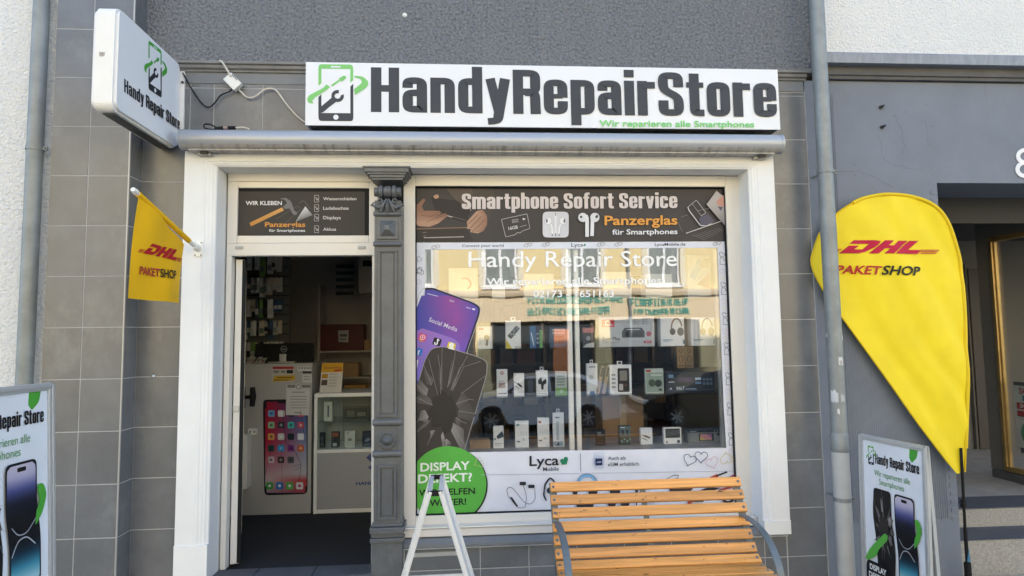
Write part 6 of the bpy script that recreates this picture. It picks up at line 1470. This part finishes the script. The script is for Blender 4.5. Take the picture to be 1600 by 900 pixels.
# ------------------------------------------------------------------ across the street (seen as reflections)
OY = -15.6
ob = thing('opposite_building', 'yellow rendered house with white framed windows across the street', 'building', (2, OY - 4, -.62))
wins = [(1.04 + 2.72*k, zc) for k in range(-6, 7) for zc in (4.15, 7.3)]
xs = sorted(set([-16, 18] + [v for x, z in wins for v in (x - .55, x + .55)]))
b = MB()
zlev = [3.15, 3.3, 5.0, 6.45, 8.15, 9.6]
for x0, x1 in zip(xs[:-1], xs[1:]):
    isw = any(abs((x0+x1)/2 - x) < .1 for x, z in wins)
    for z0, z1 in zip(zlev[:-1], zlev[1:]):
        if isw and ((z0, z1) in ((3.3, 5.0), (6.45, 8.15))): continue
        b.box(x0, x1, OY - .35, OY, z0, z1, M_YEL)
b.box(-16, 18, OY - 8, OY - .351, -.62, 9.6, mat('house_core', (.3, .28, .25), .9)); b.build('upper_wall', ob)
b = MB(); b.prism([(OY, 2.98), (OY + .12, 2.98), (OY + .16, 3.08), (OY + .16, 3.16), (OY, 3.2)], 'x', -16, 18, mat('sand_cornice', (.62, .5, .33), .8)); b.build('cornice', ob)
M_SURR = mat('pale_window_surround', (.78, .70, .52), .8)
M_WFR = mat('white_window_frame', (.8, .8, .78), .4); M_PANE = mat('dark_window_pane', (.05, .06, .065), .08)
M_SKYCURT = mat('sky_pale_curtained_pane', (.27, .29, .27), .15, var=.3, vscale=2, stretch=(4, 1, .5))  # pale grey-green puts the reflected sky into the colour, along with the curtains
for x, z in wins:
    if not (-3 < x < 12): continue
    b = MB()
    z0, z1 = (3.3, 5.0) if z < 6 else (6.45, 8.15)
    for a in ((x - .55, x - .47, z0, z1), (x + .47, x + .55, z0, z1), (x - .47, x + .47, z0, z0 + .08), (x - .47, x + .47, z1 - .08, z1), (x - .04, x + .04, z0 + .08, z1 - .08)): b.box(a[0], a[1], OY - .16, OY - .08, a[2], a[3], M_WFR)
    b.box(x - .72, x - .551, OY, OY + .03, z0, z1 + .16, M_SURR); b.box(x + .551, x + .72, OY, OY + .03, z0, z1 + .16, M_SURR); b.box(x - .55, x + .55, OY, OY + .03, z1 + .002, z1 + .16, M_SURR); b.box(x - .78, x + .78, OY, OY + .09, z1 + .161, z1 + .22, M_SURR)
    b.box(x - .47, x + .47, OY - .165, OY - .161, z0 + (z1-z0)*.62, z0 + (z1-z0)*.66, M_WFR)
    wf = b.build('window', ob)
    b = MB(); b.box(x - .62, x + .62, OY - .1, OY + .1, z0 - .07, z0 - .004, M_WFR); b.build('sill', wf)
    b = MB(); b.box(x - .46, x + .46, OY - .14, OY - .12, z0 + .08, z1 - .08, M_SKYCURT); b.build('pane', wf)
b = MB()
b.box(-16, 18, OY - .35, OY - .01, 2.15, 3.0, mat('pale_fascia_paint', (.70, .56, .36), .8))
for x0, x1 in ((-16, -4), (.2, .7), (4.1, 4.6), (7.6, 18)): b.box(x0, x1, OY - .35, OY - .01, -.62, 2.15, M_YEL)
b.box(-4, 7.6, OY - .35, OY - .02, -.62, -.15, mat('dark_plinth', (.12, .11, .1), .8)); b.build('ground_floor_wall', ob)
for x0, x1 in ((-3.98, .19), (.71, 4.09), (4.61, 7.59)):
    b = MB(); b.box(x0, x1, OY - .3, OY - .25, -.15, 2.15, M_PANE)
    for x in (x0, (x0+x1)/2 - .04, x1 - .08): b.box(x, x + .08, OY - .25, OY - .18, -.15, 2.15, mat('bronze_frame', (.12, .09, .06), .5))
    b.build('shop_window', ob)
b = MB(); b.tube([(5.25, OY + .09, -.6), (5.25, OY + .09, 9.5)], .05, M_ZINC, 10); b.build('drainpipe', ob)
b = MB(); b.box(2.75, 3.3, OY - .2, OY - .16, .1, 1.9, mat('orange_panel', (.62, .22, .08), .6)); b.build('orange_poster', ob)
# teal sign letters, too small and mirrored to be read
M_TEAL = mat('teal_letters', (.03, .36, .30), .5); rr = random.Random(5)
for x0, x1, z0, z1 in ((1.9, 4.9, 2.72, 2.92), (1.9, 4.6, 2.36, 2.58), (5.2, 7.3, 2.64, 2.88), (5.4, 7.3, 2.3, 2.52)):
    b = MB(); x = x0
    while x < x1:
        w_ = rr.uniform(.03, .08); b.box(x, x + .022, OY - .01, OY + .04, z0, z1, M_TEAL)
        for zz in rr.sample([z0, (z0+z1)/2 - .02, z1 - .04], 2): b.box(x + .0222, x + w_ + .02, OY - .01, OY + .038, zz, zz + .03, M_TEAL)
        if rr.random() < .5: b.box(x + w_ + .0202, x + w_ + .042, OY - .01, OY + .04, z0, z1, M_TEAL)
        x += w_ + .07
    b.build('sign_lettering', ob)
b = MB(); b.box(-16.2, 18.2, OY - 8.2, OY + .35, 9.6, 9.75, M_SOFF); b.build('roof', ob)

def car(label, x0, body_rgb, name_m, flip=1):
    """parked hatchback, 4.2 m long, side towards the shop"""
    t = thing('parked_car', label, 'car', (x0 + 2.1, -12.1, -.75))
    M_B = mat(name_m, body_rgb, .28, .3, coat=.6); M_G = mat('car_glass', (.02, .024, .026), .05)
    L_ = 4.2; zc = -.75; X = lambda u: x0 + (u if flip > 0 else L_ - u)
    lower = [(0.05, .32), (.02, .55), (.12, .74), (.9, .92), (1.15, .96), (3.55, .98), (4.1, .9), (4.18, .6), (4.12, .3), (3.75, .22)] 
    def arch(cx_): return [(cx_ + .36*math.cos(R(a)), .31 + .36*math.sin(R(a))) for a in range(0, 181, 20)]
    prof = lower[:-1] + [(3.72, .24)] + [(p[0], max(.24, p[1])) for p in arch(3.3)] + [(2.9, .2), (1.25, .2)] + [(p[0], max(.24, p[1])) for p in arch(.82)] + [(.4, .24)]
    b = MB(); b.prism([(X(p[0]), p[1] + zc) for p in prof], 'y', -12.95, -11.2, M_B); body = b.build('body', t, bevel=.05, segs=3)
    up = [(.95, .93), (1.65, 1.38), (2.2, 1.47), (3.2, 1.45), (3.75, 1.2), (4.0, .95)]
    def gh(pts, y0, y1, M, inset, name, par):
        b = MB(); P0 = [(X(p[0]), y1 + (inset*(p[1]-.93)/.5 if y1 < -12 else -inset*(p[1]-.93)/.5), p[1] + zc) for p in pts]; P1 = [(X(p[0]), y0 + inset*(p[1]-.93)/.5, p[1] + zc) for p in pts]
        n_ = len(pts); b.add(P0 + P1, [(i, (i+1) % n_, n_ + (i+1) % n_, n_ + i) for i in range(n_)], M)
        tri = tessellate_polygon([[Vector((p[0], p[1], 0)) for p in pts]]); b.add(P0, [tuple(q) for q in tri], M); b.add(P1, [tuple(reversed(q)) for q in tri], M); return b.build(name, par, bevel=.03 if name == 'roof' else 0)
    gh(up, -12.9, -11.25, M_B, .16, 'roof', t)
    gh([(1.15, .98), (1.72, 1.34), (2.25, 1.4), (2.3, .98)], -12.905, -11.245, M_G, .16, 'side_window', body); gh([(2.38, .98), (2.36, 1.4), (3.1, 1.38), (3.55, 1.15), (3.6, .99)], -12.905, -11.245, M_G, .16, 'side_window', body)
    for u in (.82, 3.3):
        for yy, s_ in ((-11.2, 1), (-12.95, -1)):
            b = MB(); c_ = (X(u), yy - .09*s_ + .01*s_, zc + .31); b.lathe([(.18, .0), (.31, .0), (.31, .1), (.2, .105), (.19, .09)], (c_[0], yy - .1*s_, c_[2]), (0, s_, 0), M_BLACK, 28); wl = b.build('wheel', t)
            b = MB(); b.lathe([(.19, .08), (.2, .1), (.185, .104), (.18, .07), (.0, .07)], (c_[0], yy - .1*s_, c_[2]), (0, s_, 0), M_DARKM, 28)
            for k in range(7):
                a = 2*math.pi*k/7; b.bar((c_[0], yy - .012*s_, c_[2]), (c_[0] + .185*math.cos(a), yy - .008*s_, c_[2] + .185*math.sin(a)), .035, .02, M_ALU, up=(0, 1, 0))
            b.build('rim', wl)
    b = MB(); b.box(X(.06), X(.32), -12.8, -11.26, zc + .62, zc + .74, M_CREAM) if flip > 0 else b.box(X(.32), X(.06), -12.8, -11.26, zc + .62, zc + .74, M_CREAM); b.build('headlight', t, bevel=.03)
    b = MB(); xa, xb = sorted((X(2.15), X(2.35))); b.box(xa, xb, -11.2, -11.185, zc + .84, zc + .87, M_DARKM); b.build('door_handle', t)
    b = MB(); xa, xb = sorted((X(1.35), X(1.5))); b.box(xa, xb, -11.2, -11.02, zc + .95, zc + 1.08, M_B); b.build('mirror', t, bevel=.03)
car('silver hatchback parked across the street', -.3, (.72, .74, .75), 'silver_car_paint')
car('black hatchback parked behind the silver car across the street', 4.45, (.012, .012, .014), 'black_car_paint')
car('dark red hatchback parked alone across the street', -5.1, (.12, .012, .014), 'red_car_paint', -1)
